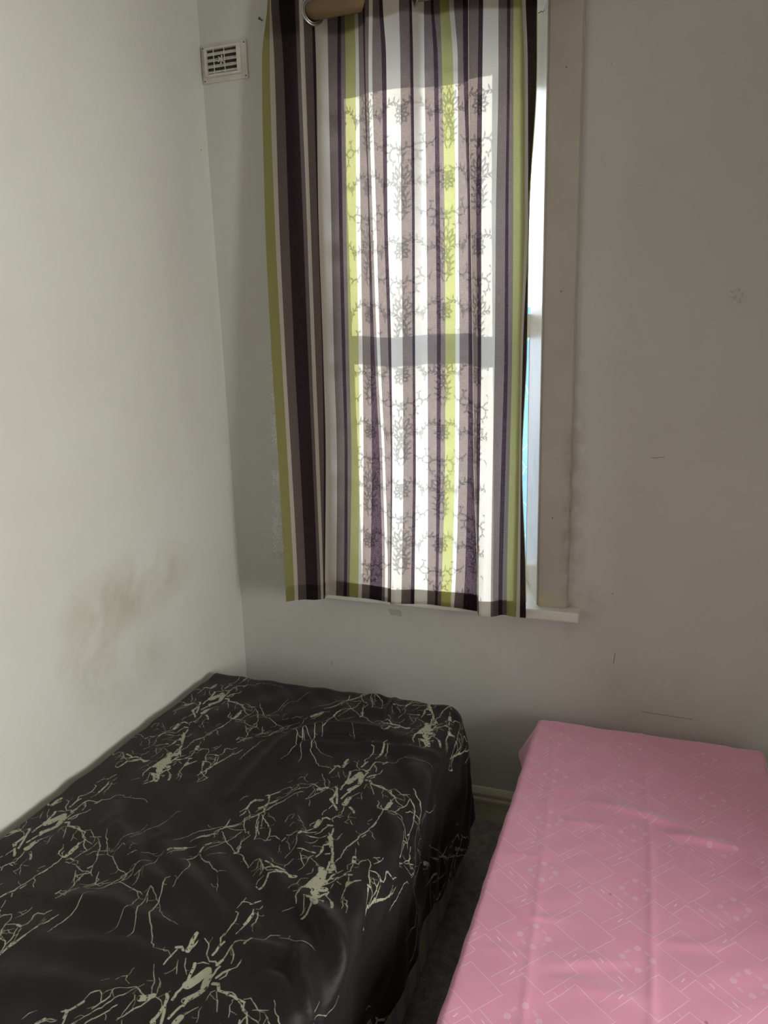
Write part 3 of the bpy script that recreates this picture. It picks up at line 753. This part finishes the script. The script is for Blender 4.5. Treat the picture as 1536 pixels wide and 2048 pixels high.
VEINS = '1.25 286,-527 290,-505 297,-493 301,-481;1.4 237,-442 262,-456 278,-480 297,-493;1.11 269,-449 296,-442;0.79 301,-481 301,-455;1.16 401,-725 399,-697 406,-669 409,-653 407,-629 411,-612;1.05 296,-539 307,-540 326,-551 339,-555 347,-550 357,-551 367,-558;0.74 348,-552 347,-569 352,-582;1.04 350,-487 368,-491 392,-511 409,-524 426,-526 437,-532 439,-550 436,-556;0.93 297,-422 311,-444 335,-468 350,-487;0.62 329,-498 338,-493 350,-487;0.62 350,-482 363,-475 379,-465 390,-472;0.64 349,-474 363,-460 368,-440 367,-406 369,-367;0.65 379,-442 374,-409 382,-382 397,-367 408,-321 412,-306 419,-304;1.18 418,-589 423,-569 432,-562 436,-556;1.04 372,-542 379,-559 389,-575 404,-578 407,-569 417,-564;1.16 436,-556 456,-559 473,-563 490,-567 509,-573;0.75 439,-550 448,-533 447,-519;1.04 469,-555 472,-535 467,-525 457,-531;0.77 468,-527 477,-510 478,-490 472,-467 478,-458 475,-449;0.77 436,-478 443,-461 460,-453;0.92 412,-493 422,-488 426,-479;0.62 409,-482 404,-468 411,-455;0.84 490,-567 509,-584 515,-609 522,-622 516,-639 517,-665;0.55 517,-665 511,-677 507,-688;1.23 494,-461 501,-451 508,-439 515,-424;0.77 497,-442 507,-429 512,-417 530,-404;1 562,-690 559,-668 550,-646 537,-624 529,-600 518,-568 518,-556 527,-560 547,-577 557,-583;0.73 535,-594 524,-575 516,-564;1.35 543,-521 540,-533 550,-558 557,-583 568,-627 585,-648 603,-667 624,-693;0.69 561,-586 580,-611 601,-626 621,-632 640,-635;0.8 624,-693 640,-692 655,-689 668,-699;1.76 666,-719 668,-699 668,-679;2.7 664,-676 672,-671 679,-676;3.01 687,-673 685,-653 687,-641;1.63 688,-671 696,-650;0.66 685,-701 699,-727;0.79 694,-690 703,-707 715,-719;1.07 557,-338 574,-354 589,-370 612,-384 626,-395;1.43 541,-345 553,-328 563,-314 587,-296;1.45 554,-330 554,-311 548,-285;0.94 518,-384 533,-369 542,-353 554,-349;2.48 552,-425 552,-407 559,-387;0.93 559,-387 573,-378 585,-369;1.51 552,-425 547,-444 544,-460;0.87 544,-460 559,-470 569,-491 569,-510 561,-527 568,-548;1.03 552,-425 572,-442 597,-454 617,-472 637,-483;0.58 639,-489 655,-512 662,-528;0.6 537,-472 543,-458;0.61 579,-435 599,-428 613,-412;0.9 648,-724 656,-737 667,-749 681,-777;0.64 672,-743 679,-749 692,-781;4.12 670,-793 679,-789 687,-781;1.17 679,-789 663,-783 646,-774 634,-783;0.64 634,-783 622,-790 616,-796 619,-811;1.28 619,-811 610,-825 602,-838;1.16 610,-825 603,-813 596,-809 582,-817 577,-828;2.05 578,-831 571,-839 563,-849;1.53 563,-849 551,-856;2.56 564,-864 561,-854 556,-852;1.5 566,-863 571,-876 573,-888;0.78 602,-776 605,-764 614,-758 618,-768 630,-773;0.53 580,-787 589,-777;1.51 688,-784 680,-806 670,-817 662,-833 656,-838;0.88 656,-791 661,-798 660,-809 658,-827 656,-842;0.75 665,-839 676,-863;0.89 691,-781 705,-784 716,-795;1.02 498,-892 501,-879 510,-870;2.03 532,-920 529,-892 535,-878;1.01 535,-880 544,-875 556,-873;1.51 573,-885 583,-879 592,-866;2.26 559,-906 569,-897 572,-887;2.49 707,-769 717,-788 729,-812 737,-833;2.8 717,-826 719,-815 718,-794;1.73 717,-829 731,-838 744,-848;2.09 723,-775 723,-753 726,-734;5.95 729,-737 735,-724 741,-707 745,-698;2.61 715,-692 720,-709 724,-731;2.55 762,-741 755,-754 749,-763 748,-778;3.88 744,-768 752,-755 761,-738;2.04 739,-809 742,-790 747,-775;4.28 756,-827 755,-810 757,-800;1.27 758,-803 764,-787 775,-773;1.33 719,-690 727,-684 740,-684;1.23 739,-680 726,-669 717,-647 706,-643;0.97 583,-286 586,-268 599,-258;1.25 619,-272 631,-299 646,-321;1.55 615,-248 633,-265 659,-290 670,-314 673,-334;1.24 673,-316 685,-312 701,-321;2.15 628,-400 633,-393 628,-374;1.1 625,-385 621,-350 627,-327;1.34 634,-398 648,-399 663,-414 680,-431;1.03 680,-431 686,-414 700,-412 717,-432 736,-443;0.74 700,-412 702,-436;0.59 707,-415 719,-450;0.74 736,-443 751,-438 764,-432;1.43 746,-538 750,-523 755,-510;1.37 757,-543 764,-567 765,-583 762,-601 758,-614;2.52 762,-588 763,-571 762,-555;0.96 767,-544 777,-571 776,-588;1.37 728,-565 736,-567 741,-587 740,-608 736,-621;1.13 727,-557 731,-542 745,-534;1.76 761,-670 761,-646 764,-629 774,-626 789,-625;2.17 787,-632 793,-616;0.96 793,-616 804,-615 816,-611 820,-589 838,-584;0.67 840,-591 857,-588 876,-590 901,-586 916,-594;2.18 737,-665 738,-645 742,-632;1.37 738,-645 731,-627 734,-618;1.86 738,-679 750,-677 759,-682;2.93 757,-682 761,-670;1.33 764,-641 775,-653 780,-671;5.19 745,-698 755,-710 760,-730;2.12 761,-727 762,-700 764,-684;2.37 771,-708 777,-695 785,-685;1.33 785,-685 794,-675 795,-659;1.58 779,-710 786,-700 784,-689;2.84 772,-721 782,-720 791,-732;2.29 792,-733 807,-734 823,-736 847,-739;1.28 802,-732 816,-729 832,-737;1.5 847,-739 853,-755 870,-762;0.87 870,-762 893,-770;1 843,-734 853,-727 867,-737 879,-747 892,-748;0.73 892,-748 903,-757 914,-767 924,-784 927,-795;1.13 789,-736 802,-754 814,-775;0.77 781,-757 779,-739 785,-734;0.63 825,-743 838,-777;1.23 866,-763 862,-780 863,-797;2.73 862,-816 864,-803 864,-786;0.74 831,-793 839,-804 840,-823;0.75 781,-771 791,-803;1.52 522,-934 529,-919 530,-898 535,-883 555,-875;1.98 530,-948 535,-938 535,-927;1.19 531,-915 551,-935 555,-946 547,-955 559,-980 576,-1002;1.06 576,-1002 582,-997 586,-1005;1.2 573,-928 578,-945 586,-971;1.89 588,-974 598,-986 602,-997;1.4 602,-997 606,-1004 610,-1021;0.93 608,-1019 621,-1013 638,-1017 646,-1006;0.84 583,-918 590,-945 600,-970;1.43 602,-977 604,-975;2.5 579,-916 573,-901 574,-891;1 559,-922 564,-908 570,-895;1.01 574,-891 585,-882 593,-864;0.6 597,-930 613,-934 627,-946;0.58 685,-1046 677,-1026 675,-1018;0.73 651,-944 651,-928 665,-921;0.6 666,-937 666,-924;0.59 673,-919 690,-935 700,-943;0.71 673,-962 677,-951 684,-954;1.4 674,-1005 678,-996;1.17 677,-988 691,-991 702,-980;2.58 708,-985 709,-975 716,-965;1.41 716,-965 723,-958 736,-951;1.19 704,-964 715,-958 718,-948 728,-938;3.61 726,-933 726,-920 724,-912;0.96 713,-937 710,-929 720,-916;1.19 731,-905 733,-918 731,-935;2.41 730,-902 737,-895 747,-898;1.23 723,-890 721,-881 725,-867;1.43 736,-959 747,-948 751,-931 755,-917;2.38 752,-920 762,-918;1.05 721,-974 733,-970 752,-968;1.63 729,-971 738,-968;0.81 752,-968 764,-960;1.46 758,-904 751,-894 756,-881 765,-870;1.09 756,-881 768,-882;1.24 765,-870 762,-851 757,-836;3.77 754,-827 757,-816 755,-806;2.68 773,-835 787,-847 792,-855;0.71 784,-854 783,-868 789,-882 784,-896 796,-900;0.71 790,-881 807,-901;2.26 747,-856 731,-838 721,-824 716,-822;1.24 729,-862 730,-841;0.7 732,-1002 740,-994 747,-983 750,-973;0.79 684,-1006 698,-1016 708,-1033;0.81 712,-1045 717,-1032 718,-1021 708,-990;1.13 727,-1032 747,-1024 758,-1019;2.26 758,-1019 763,-1018;0.88 737,-1040 748,-1056 761,-1070;0.67 761,-1070 762,-1056 760,-1036 764,-1029;0.55 761,-1071 754,-1087;0.66 763,-1040 779,-1048 794,-1057;0.7 759,-962 766,-956;0.44 849,-396 855,-375;0.7 786,-965 794,-962 794,-947 796,-938;0.9 708,-1058 713,-1042;2.13 775,-954 772,-937 769,-928;1.86 766,-947 774,-960;3.42 774,-960 783,-974 791,-989;2.46 792,-989 803,-1008 806,-1018;2.29 774,-977 781,-984 772,-987;1.35 770,-987 772,-1001 774,-1017;2.26 772,-995 775,-1011;2.03 787,-1013 796,-1010;1.36 771,-1031 775,-1014;2.87 806,-1018 810,-1030 817,-1041;2.19 806,-1034 809,-1049 811,-1062;3.5 818,-1044 824,-1052 817,-1057;1.34 818,-1036 821,-1024 826,-1017;1.39 826,-1017 823,-993 828,-972 835,-952 840,-939;1.83 828,-972 831,-962;2.83 799,-1060 808,-1068 825,-1063;2.36 831,-1068 828,-1082 824,-1094;4.82 799,-1063 810,-1080 816,-1096;5.87 807,-1076 804,-1095 799,-1112;5.89 807,-1106 817,-1103 821,-1097;4.23 798,-1117 795,-1128;4.76 805,-1124 817,-1120 832,-1116;4.17 815,-1114 814,-1129 819,-1144;4.13 814,-1129 823,-1140 827,-1158;1.68 834,-1117 823,-1128;2.08 796,-1130 788,-1135 787,-1145 788,-1161;1.23 788,-1161 788,-1166 796,-1180;4.14 827,-1158 822,-1162 814,-1160;3.45 827,-1158 838,-1173 841,-1183;2.43 825,-1170 833,-1181 833,-1188;2.01 833,-1188 827,-1199 822,-1209;2.1 831,-1150 833,-1135 838,-1126;1.44 835,-1160 844,-1152 846,-1161;1.67 841,-1120 841,-1132;1.03 843,-1134 853,-1140 861,-1149;2.85 860,-1147 866,-1157 870,-1169;1.07 841,-1108 841,-1093;1.3 826,-1103 834,-1093 842,-1078 856,-1067;1.94 832,-1081 843,-1075;2.37 855,-1066 872,-1065;1.31 831,-1068 838,-1061 846,-1053;0.99 833,-1060 827,-1051;1.32 853,-1065 864,-1052 860,-1028;3.12 858,-1020 854,-1005;0.67 845,-977 853,-997;0.77 855,-1048 849,-1036 860,-1022;1.28 866,-1067 872,-1085;3.17 873,-1088 874,-1097;2.13 873,-1100 880,-1090 889,-1077;1.07 889,-1077 893,-1071;1.46 874,-1102 874,-1119;0.93 874,-1119 875,-1130;0.81 876,-1128 883,-1144 887,-1159;0.81 879,-1127 890,-1137 896,-1152 898,-1165;0.74 846,-1086 858,-1093;0.66 777,-1093 786,-1083 782,-1068;0.65 763,-1150 764,-1138 771,-1126 771,-1108 787,-1102;0.52 776,-1152 784,-1149;0.81 803,-1159 814,-1181 818,-1197 815,-1203;0.83 803,-1159 814,-1155;0.67 695,-1091 686,-1078 682,-1077;1.31 685,-1126 688,-1117 703,-1113;2.19 702,-1112 708,-1105 710,-1102;2.19 682,-1098 697,-1101 707,-1106;2.84 712,-1099 727,-1097;2.39 717,-1115 730,-1103;2.82 732,-1103 745,-1106;3.24 748,-1109 757,-1105;1.94 730,-1106 720,-1120 706,-1129;2.12 706,-1129 706,-1144 701,-1163;0.78 722,-1088 720,-1081 725,-1074 729,-1059;1.31 681,-1109 686,-1118;0.76 689,-1154 687,-1140 695,-1130;1.27 692,-1159 696,-1162;0.72 725,-1219 730,-1215 730,-1201;0.61 776,-1204 786,-1197 796,-1189;1.24 858,-774 862,-786;3.67 863,-789 864,-809 862,-816;2.68 857,-824 866,-822;0.99 855,-825 844,-822 837,-814 838,-801;0.99 856,-826 846,-815 847,-808;1.94 871,-830 877,-823 893,-828;0.97 893,-828 888,-839 874,-837;0.96 893,-828 903,-828 909,-837;1.55 857,-828 855,-851 854,-870;2.13 855,-872 851,-890;1.5 851,-890 846,-913 839,-930 840,-947;1.83 840,-947 833,-958 829,-971;0.92 851,-905 861,-911 865,-922 874,-929;1.51 845,-937 849,-925;0.6 837,-882 842,-882;0.6 835,-875 842,-863;0.86 907,-805 914,-790 923,-786;0.96 905,-761 917,-772 926,-789 937,-806 946,-832;0.86 925,-785 937,-779 943,-777;1.43 942,-842 946,-832;1.03 946,-832 957,-850 935,-873 944,-875;1.04 923,-858 937,-878 949,-892;1.61 950,-892 955,-908;0.94 950,-889 949,-864;0.9 955,-911 962,-934 935,-925;1.57 935,-931 937,-919;0.88 939,-920 959,-921;1.76 945,-943 972,-904;1.01 976,-898 988,-861 978,-858;0.88 980,-892 1009,-856;0.98 980,-898 1013,-888 1032,-845 1029,-838 1067,-787;3.29 1088,-746 1111,-718;0.91 842,-956 848,-965;1.55 851,-1006 855,-1016;1.33 859,-1022 871,-1024 873,-1010 885,-1002;0.76 885,-1002 896,-1016 897,-1029;1.39 898,-1031 903,-1045 913,-1060;1.09 897,-1030 911,-1023 921,-1021;2.61 921,-1022 931,-1024;1.44 932,-1021 939,-1015 938,-1002 932,-991 936,-983;1.55 936,-984 953,-984;1.11 953,-984 954,-976 959,-969;0.87 913,-1039 922,-1044 931,-1043 928,-1029;1.27 929,-1032 938,-1057 937,-1069;0.95 938,-1029 942,-1045 949,-1061;2.54 946,-1061 947,-1069;1.67 946,-1074 946,-1086;2.35 910,-1066 918,-1062;1.05 919,-1063 931,-1063 938,-1072 942,-1087;2.53 914,-1072 919,-1083;1.45 921,-1085 931,-1105;2.48 932,-1110 934,-1114;1.23 934,-1116 931,-1129;2.09 938,-1093 945,-1091;1.23 941,-1095 948,-1119;1.24 939,-1096 943,-1106;0.9 948,-1119 946,-1144 949,-1157;1.23 948,-1155 959,-1143 963,-1132 935,-1113 946,-1072;2.03 960,-1140 964,-1130;2.48 946,-1072 960,-1042;1.69 960,-1042 973,-1006 980,-974;0.84 958,-1047 967,-1016 968,-995;0.79 900,-1008 908,-991 911,-972;0.56 893,-994 900,-988 904,-981;1.57 1153,-619 1179,-595 1212,-537 1274,-438;1.12 1107,-695 1150,-643 1149,-627;0.98 1157,-619 1181,-620 1206,-612;1.06 1200,-620 1192,-660 1163,-720;0.89 1067,-701 1124,-642 1152,-619;0.91 1209,-510 1272,-419 1290,-383'
rng = np.random.default_rng(11); cv = Canvas(SX0, SY0, SX1, SY1, .8)
strokes = []
for s in VEINS.split(';'):
    q = s.split(); strokes.append((float(q[0]), [tuple(map(float, p.split(','))) for p in q[1:]]))
LU, LV = (600., -300.), (-35., -680.)
pre = []
for w, p in strokes:
    pts = smooth_poly(p, rng, .9, 7.0); pre.append((w, pts))
    if w < 1.6 and len(pts) > 4:        # hair-thin side shoots
        for _ in range(max(1, len(pts)//9)):
            i = rng.integers(1, len(pts)-1); x, y = pts[i]; a = rng.uniform(0, 2*pi); ln = [(x, y)]
            for _k in range(rng.integers(2, 6)):
                a += rng.normal()*.5; x += cos(a)*5; y += sin(a)*5; ln.append((x, y))
            pre.append((.33, ln))
for a in range(-3, 4):
    for b in range(-4, 4):
        ox, oy = a*LU[0]+b*LV[0], a*LU[1]+b*LV[1]
        if not (-700 < ox+650-600 < 1500 and -2900 < oy-700 < 900): continue
        for w, pts in pre:
            q = [(x+ox, y+oy) for x, y in pts]
            if max(x for x, y in q) < SX0 or min(x for x, y in q) > SX1 or max(y for x, y in q) < SY0 or min(y for x, y in q) > SY1: continue
            if len(q) == 2 or w > 2: cv.line(q, w*(1.6 if w > 3 else 1.15), w*(1.35 if w > 3 else .95))
            else:
                h2 = len(q)//2; cv.line(q[:h2+1], max(.34, w*.6), w*1.0); cv.line(q[h2:], w*1.0, max(.32, w*.55))
A = cv.a
n1 = vnoise(*A.shape, 7, rng)-.5; n2 = vnoise(*A.shape, 16, rng)-.5
n3 = vnoise(*A.shape, 4.5, rng)
A = A+n1*(np.clip(A+1.2, 0, 1.7)*.5+1.1*np.clip(A-.3, 0, 3))+n2*np.clip(A-.6, 0, 3)*1.6-np.clip(A-.4, 0, 2.6)*np.clip((n3-.66)*7, 0, 1)*1.9
vein_img = mask_image('vein_print', np.clip(A/.8+.5, 0, 1)); del A, cv
k = M('black_marble_print'); uv = k.n('ShaderNodeUVMap'); im = k.n('ShaderNodeTexImage', image=vein_img, extension='CLIP'); k.l(uv.outputs[0], im.inputs[0])
sep = k.n('ShaderNodeSeparateColor'); k.l(im.outputs[0], sep.inputs[0])
v = k.coord('Object'); nn = k.noise(v, 600, 2)
c = k.mix(sep.outputs[0], (.0095, .0090, .0085), (.40, .40, .30))
k.pbr(c, .57, k.bump(nn, .12, .001), spec=.25, sheen=.05); m_black = k.m
bs = sheet('black_bed_sheet', 0.006, BX1+.012, BYF+.004, BYN, BZ, .032, 0, .34, .36, .0065, black_disp, black_flare, k_black_uv, m_black, rr=.062)
tag(bs, 'black bed sheet with pale cracked marble veins covering the left bed', 'bed sheet')
# trim the hanging cloth so the hem rises away from the far corner
me = bs.data; bm = bmesh.new(); bm.from_mesh(me)
def hem_z(y): return float(np.interp(y, [-2.2, -1.14, -.9, -.75, -.55, -.42, -.30, -.18], [.30, .27, .285, .24, .150, .120, .135, .15]))
bmesh.ops.delete(bm, geom=[f for f in bm.faces if all(v.co.z < hem_z(v.co.y) for v in f.verts)], context='FACES')
for v_ in bm.verts:
    hz = hem_z(v_.co.y)
    if v_.co.z < hz: v_.co.z = hz
bm.to_mesh(me); bm.free()

# pink bed
PZ = .46; PX0, PX1, PYF, PYN = 1.118, 1.776, -.088, -2.15
pb = thing('narrow_bed', 'narrow single bed under the pink sheet, beside the back wall', 'bed', (1.45, -1.2, 0))
adopt(obj('bed_base', B(PX0+.03, PX1-.02, PYN, PYF-.03, .03, .24, .012), m_divan), pb)
adopt(obj('mattress', B(PX0+.006, PX1-.006, PYN, PYF-.008, .242, PZ-.012, .018), m_tick), pb)
for x, y in ((PX0+.08, -.25), (PX1-.08, -.25), (PX0+.08, -2.05), (PX1-.08, -2.05)):
    bm = bmesh.new(); tube(bm, (x-.012, y, .0155), (x+.012, y, .0155), .0152, seg=20); adopt(obj('castor', bm, k.m if False else m_vd), pb)
# jacquard cell, millimetres from the flower centre
cell = dict(
 main=[[(35,48),(82,106)],[(82,106),(155,48)],[(159,47),(114,-6)],[(113,-10),(39,47)],
  [(-15,-99),(40,-26)],[(40,-25),(97,-67)],[(94,-71),(41,-136)],[(-10,-100),(41,-137)],
  [(61,-37),(90,-2)],[(80,-53),(106,-19)],[(106,-18),(181,-76)],[(124,1),(203,-61)],[(183,-76),(142,-122)],[(201,-94),(162,-137)]],
 faint=[[(57,50),(83,84)],[(83,84),(140,47)],[(140,45),(111,9)],[(57,48),(111,9)],[(4,-94),(37,-47)],[(43,-43),(81,-71)],[(81,-72),(39,-118)],[(4,-94),(36,-119)]],
 dash=[[(82,-30),(87,-21)],[(132,-19),(140,-27)],[(171,-50),(179,-59)],[(175,-106),(182,-95)]],
 tick=[[(75,-105),(81,-112)],[(57,-125),(64,-131)]],
 big=[(-1,29),(-29,-2),(2,-28),(28,4)], small=[(-20,16),(-18,-20),(21,-15),(18,20)])
La, Lb = (204., 5.), (13., -203.); det = La[0]*Lb[1]-La[1]*Lb[0]
cvs = {q: Canvas(-260, -420, 460, 320, .4) for q in ('m', 'f')}
def put(c_, pts, w, w2=None):
    for a in (-1, 0, 1):
        for b in (-1, 0, 1):
            cvs[c_].line([(x+a*La[0]+b*Lb[0], y+a*La[1]+b*Lb[1]) for x, y in pts], w, w2)
for s in cell['main']: put('m', s, .62)
for s in cell['faint']: put('f', s, .6)
for s in cell['dash']: put('m', s, 1.3)
for s in cell['tick']: put('m', s, .5)
for i, (x, y) in enumerate(cell['big']):
    for a in range(-2, 3):
        for b in range(-2, 3):
            px_, py_ = x+(a+.5*(b % 2))*3.0, y+b*2.7
            if math.hypot(px_-x, py_-y) < 6.3: put('m', [(px_, py_), (px_+.01, py_)], 1.0)
    put('f', [(x, y), (x+.01, y)], 6.5)
for i, (x, y) in enumerate(cell['small']):
    an = math.atan2(y, x)+pi/2
    for b in (-1.5, -.5, .5, 1.5):
        for c_ in (-.6, .6):
            put('m', [(x+cos(an)*b*3-sin(an)*c_*2.6, y+sin(an)*b*3+cos(an)*c_*2.6)]*2, .85)
    put('f', [(x-cos(an)*6, y-sin(an)*6), (x+cos(an)*6, y+sin(an)*6)], 3.2)
for cx_, cy_, sc in ((1, 0, 1.0), (126, -73, .75)):
    for q in range(8):
        an = q*pi/4+.2; put('f', [(cx_+cos(an)*6*sc, cy_+sin(an)*6*sc), (cx_+cos(an+.2)*15*sc, cy_+sin(an+.2)*15*sc)], .9)
    put('f', [(cx_+3.2*cos(q*pi/5), cy_+3.2*sin(q*pi/5)) for q in range(11)], .7)
# resample the cell into lattice coordinates (s, t in 0..1)
N = 760; S_, T_ = np.meshgrid((np.arange(N)+.5)/N, (np.arange(N)+.5)/N)
gx, gy = S_*La[0]+T_*Lb[0], S_*La[1]+T_*Lb[1]
def samp(c_):
    i = np.clip(((gx-c_.x0)/c_.res-.5).astype(int), 0, c_.w-1); j = np.clip(((gy-c_.y0)/c_.res-.5).astype(int), 0, c_.h-1)
    return np.clip(c_.a[j, i]/.4+.5, 0, 1)
a = np.zeros((N, N, 4), np.float32); a[..., 0] = samp(cvs['m']); a[..., 1] = samp(cvs['f']); a[..., 3] = 1
jac_img = make_image('jacquard_pattern', a)
def pink_uv(U, V):
    x, y = U*1000-1444.7, V*1000+802.9
    return np.stack([(x*Lb[1]-y*Lb[0])/det, (La[0]*y-La[1]*x)/det], -1)
PINK_C = [([(1110, 1455), (1098, 1600), (1075, 1800), (1045, 2047)], .0022, .004), ([(1283, 1478), (1293, 1600), (1301, 1700), (1303, 1850), (1305, 2047)], .0032, .004), ([(1452, 1500), (1478, 1600), (1502, 1680), (1536, 1800)], .0026, .004)]
PINK_C = [(wp(p, PZ), a, s) for p, a, s in PINK_C]
PINK_F = [([(1195, 1608), (1250, 1622), (1310, 1640), (1360, 1652)], 11, .014, .35), ([(1330, 1670), (1390, 1682), (1440, 1694), (1480, 1700)], 14, .015, .4),
 ([(1120, 1640), (1170, 1648), (1230, 1655)], 4, .01, 0), ([(1010, 1706), (1050, 1712), (1080, 1716)], 3, .008, 0), ([(1000, 1810), (1060, 1838), (1130, 1842)], 5, .011, .2),
 ([(1100, 1930), (1180, 1925), (1260, 1930)], 4, .012, .2), ([(1300, 1875), (1360, 1890), (1450, 1895)], 4, .012, 0), ([(960, 1890), (1010, 1900), (1060, 1915)], 3, .010, 0), ([(1120, 1975), (1200, 1985), (1290, 2010)], 4, .014, .2),
 ([(1090, 1955), (1150, 1960), (1210, 1975)], 3, .009, 0)]
PINK_F = [(wp(p, PZ), a/1000, s, k_) for p, a, s, k_ in PINK_F]
def pink_disp(U, V):
    h = .0015+.0010*np.sin(U*31+2*np.sin(V*9))*np.sin(V*21)+.0006*np.sin(V*70+3*np.sin(U*17))
    for p, a, s in PINK_C:
        pts = [(p[0][0]+(p[0][0]-p[1][0]), p[0][1]+(p[0][1]-p[1][1]))]+p+[(p[-1][0], p[-1][1]-.8)]
        best = np.full(U.shape, 9.0)
        for (ax, ay), (bx, by) in zip(pts[:-1], pts[1:]):
            ex, ey = bx-ax, by-ay; t = np.clip(((U-ax)*ex+(V-ay)*ey)/(ex*ex+ey*ey), 0, 1); best = np.minimum(best, np.hypot(U-ax-t*ex, V-ay-t*ey))
        h = h+a*np.exp(-best/(s*1.6))
    for p, a, s, k_ in PINK_F: h = h+ridge(U, V, p, a, s, k_)
    return h
def pink_flare(U, V, dr):
    c_ = np.exp(-((V+.05)/.16)**2)
    return np.where(U < PX0+.03, .02*dr+.50*dr*c_, np.where(U > PX1-.03, .05*dr+.25*dr*c_, .03*dr))
k = M('pink_jacquard'); uv = k.n('ShaderNodeUVMap'); im = k.n('ShaderNodeTexImage', image=jac_img, extension='REPEAT'); k.l(uv.outputs[0], im.inputs[0])
sep = k.n('ShaderNodeSeparateColor'); k.l(im.outputs[0], sep.inputs[0]); v = k.coord('Object')
c = k.mix(k.ramp(k.noise(v, 4, 4, .6), (.35, 0.0), (.75, 1.0)), (.88, .365, .565), (.85, .335, .525))
c = k.mix(k.math('MULTIPLY', sep.outputs[1], .16), c, (.92, .52, .68))
c = k.mix(k.math('MULTIPLY', sep.outputs[0], .85), c, (.95, .74, .80))
vo = k.n('ShaderNodeTexVoronoi'); vo.inputs['Scale'].default_value = 9; k.l(v, vo.inputs['Vector'])
c = k.mix(k.math('MULTIPLY', k.math('LESS_THAN', vo.outputs['Distance'], .03), .6), c, (.35, .10, .08))
hh_ = k.math('ADD', k.math('MULTIPLY', sep.outputs[1], .4), k.math('MULTIPLY', k.noise(v, 500, 2), .25))
rg = k.math('SUBTRACT', .46, k.math('MULTIPLY', sep.outputs[1], .12))
k.pbr(c, rg, k.bump(hh_, .25, .001), sheen=.5, spec=.6); m_pink = k.m
ps = sheet('pink_bed_sheet', PX0, PX1, PYF, PYN, PZ, .012, .14, .15, .16, .006, pink_disp, pink_flare, pink_uv, m_pink, rr=.016)
tag(ps, 'pink patterned bed sheet with diamonds and flowers over the right bed', 'bed sheet')
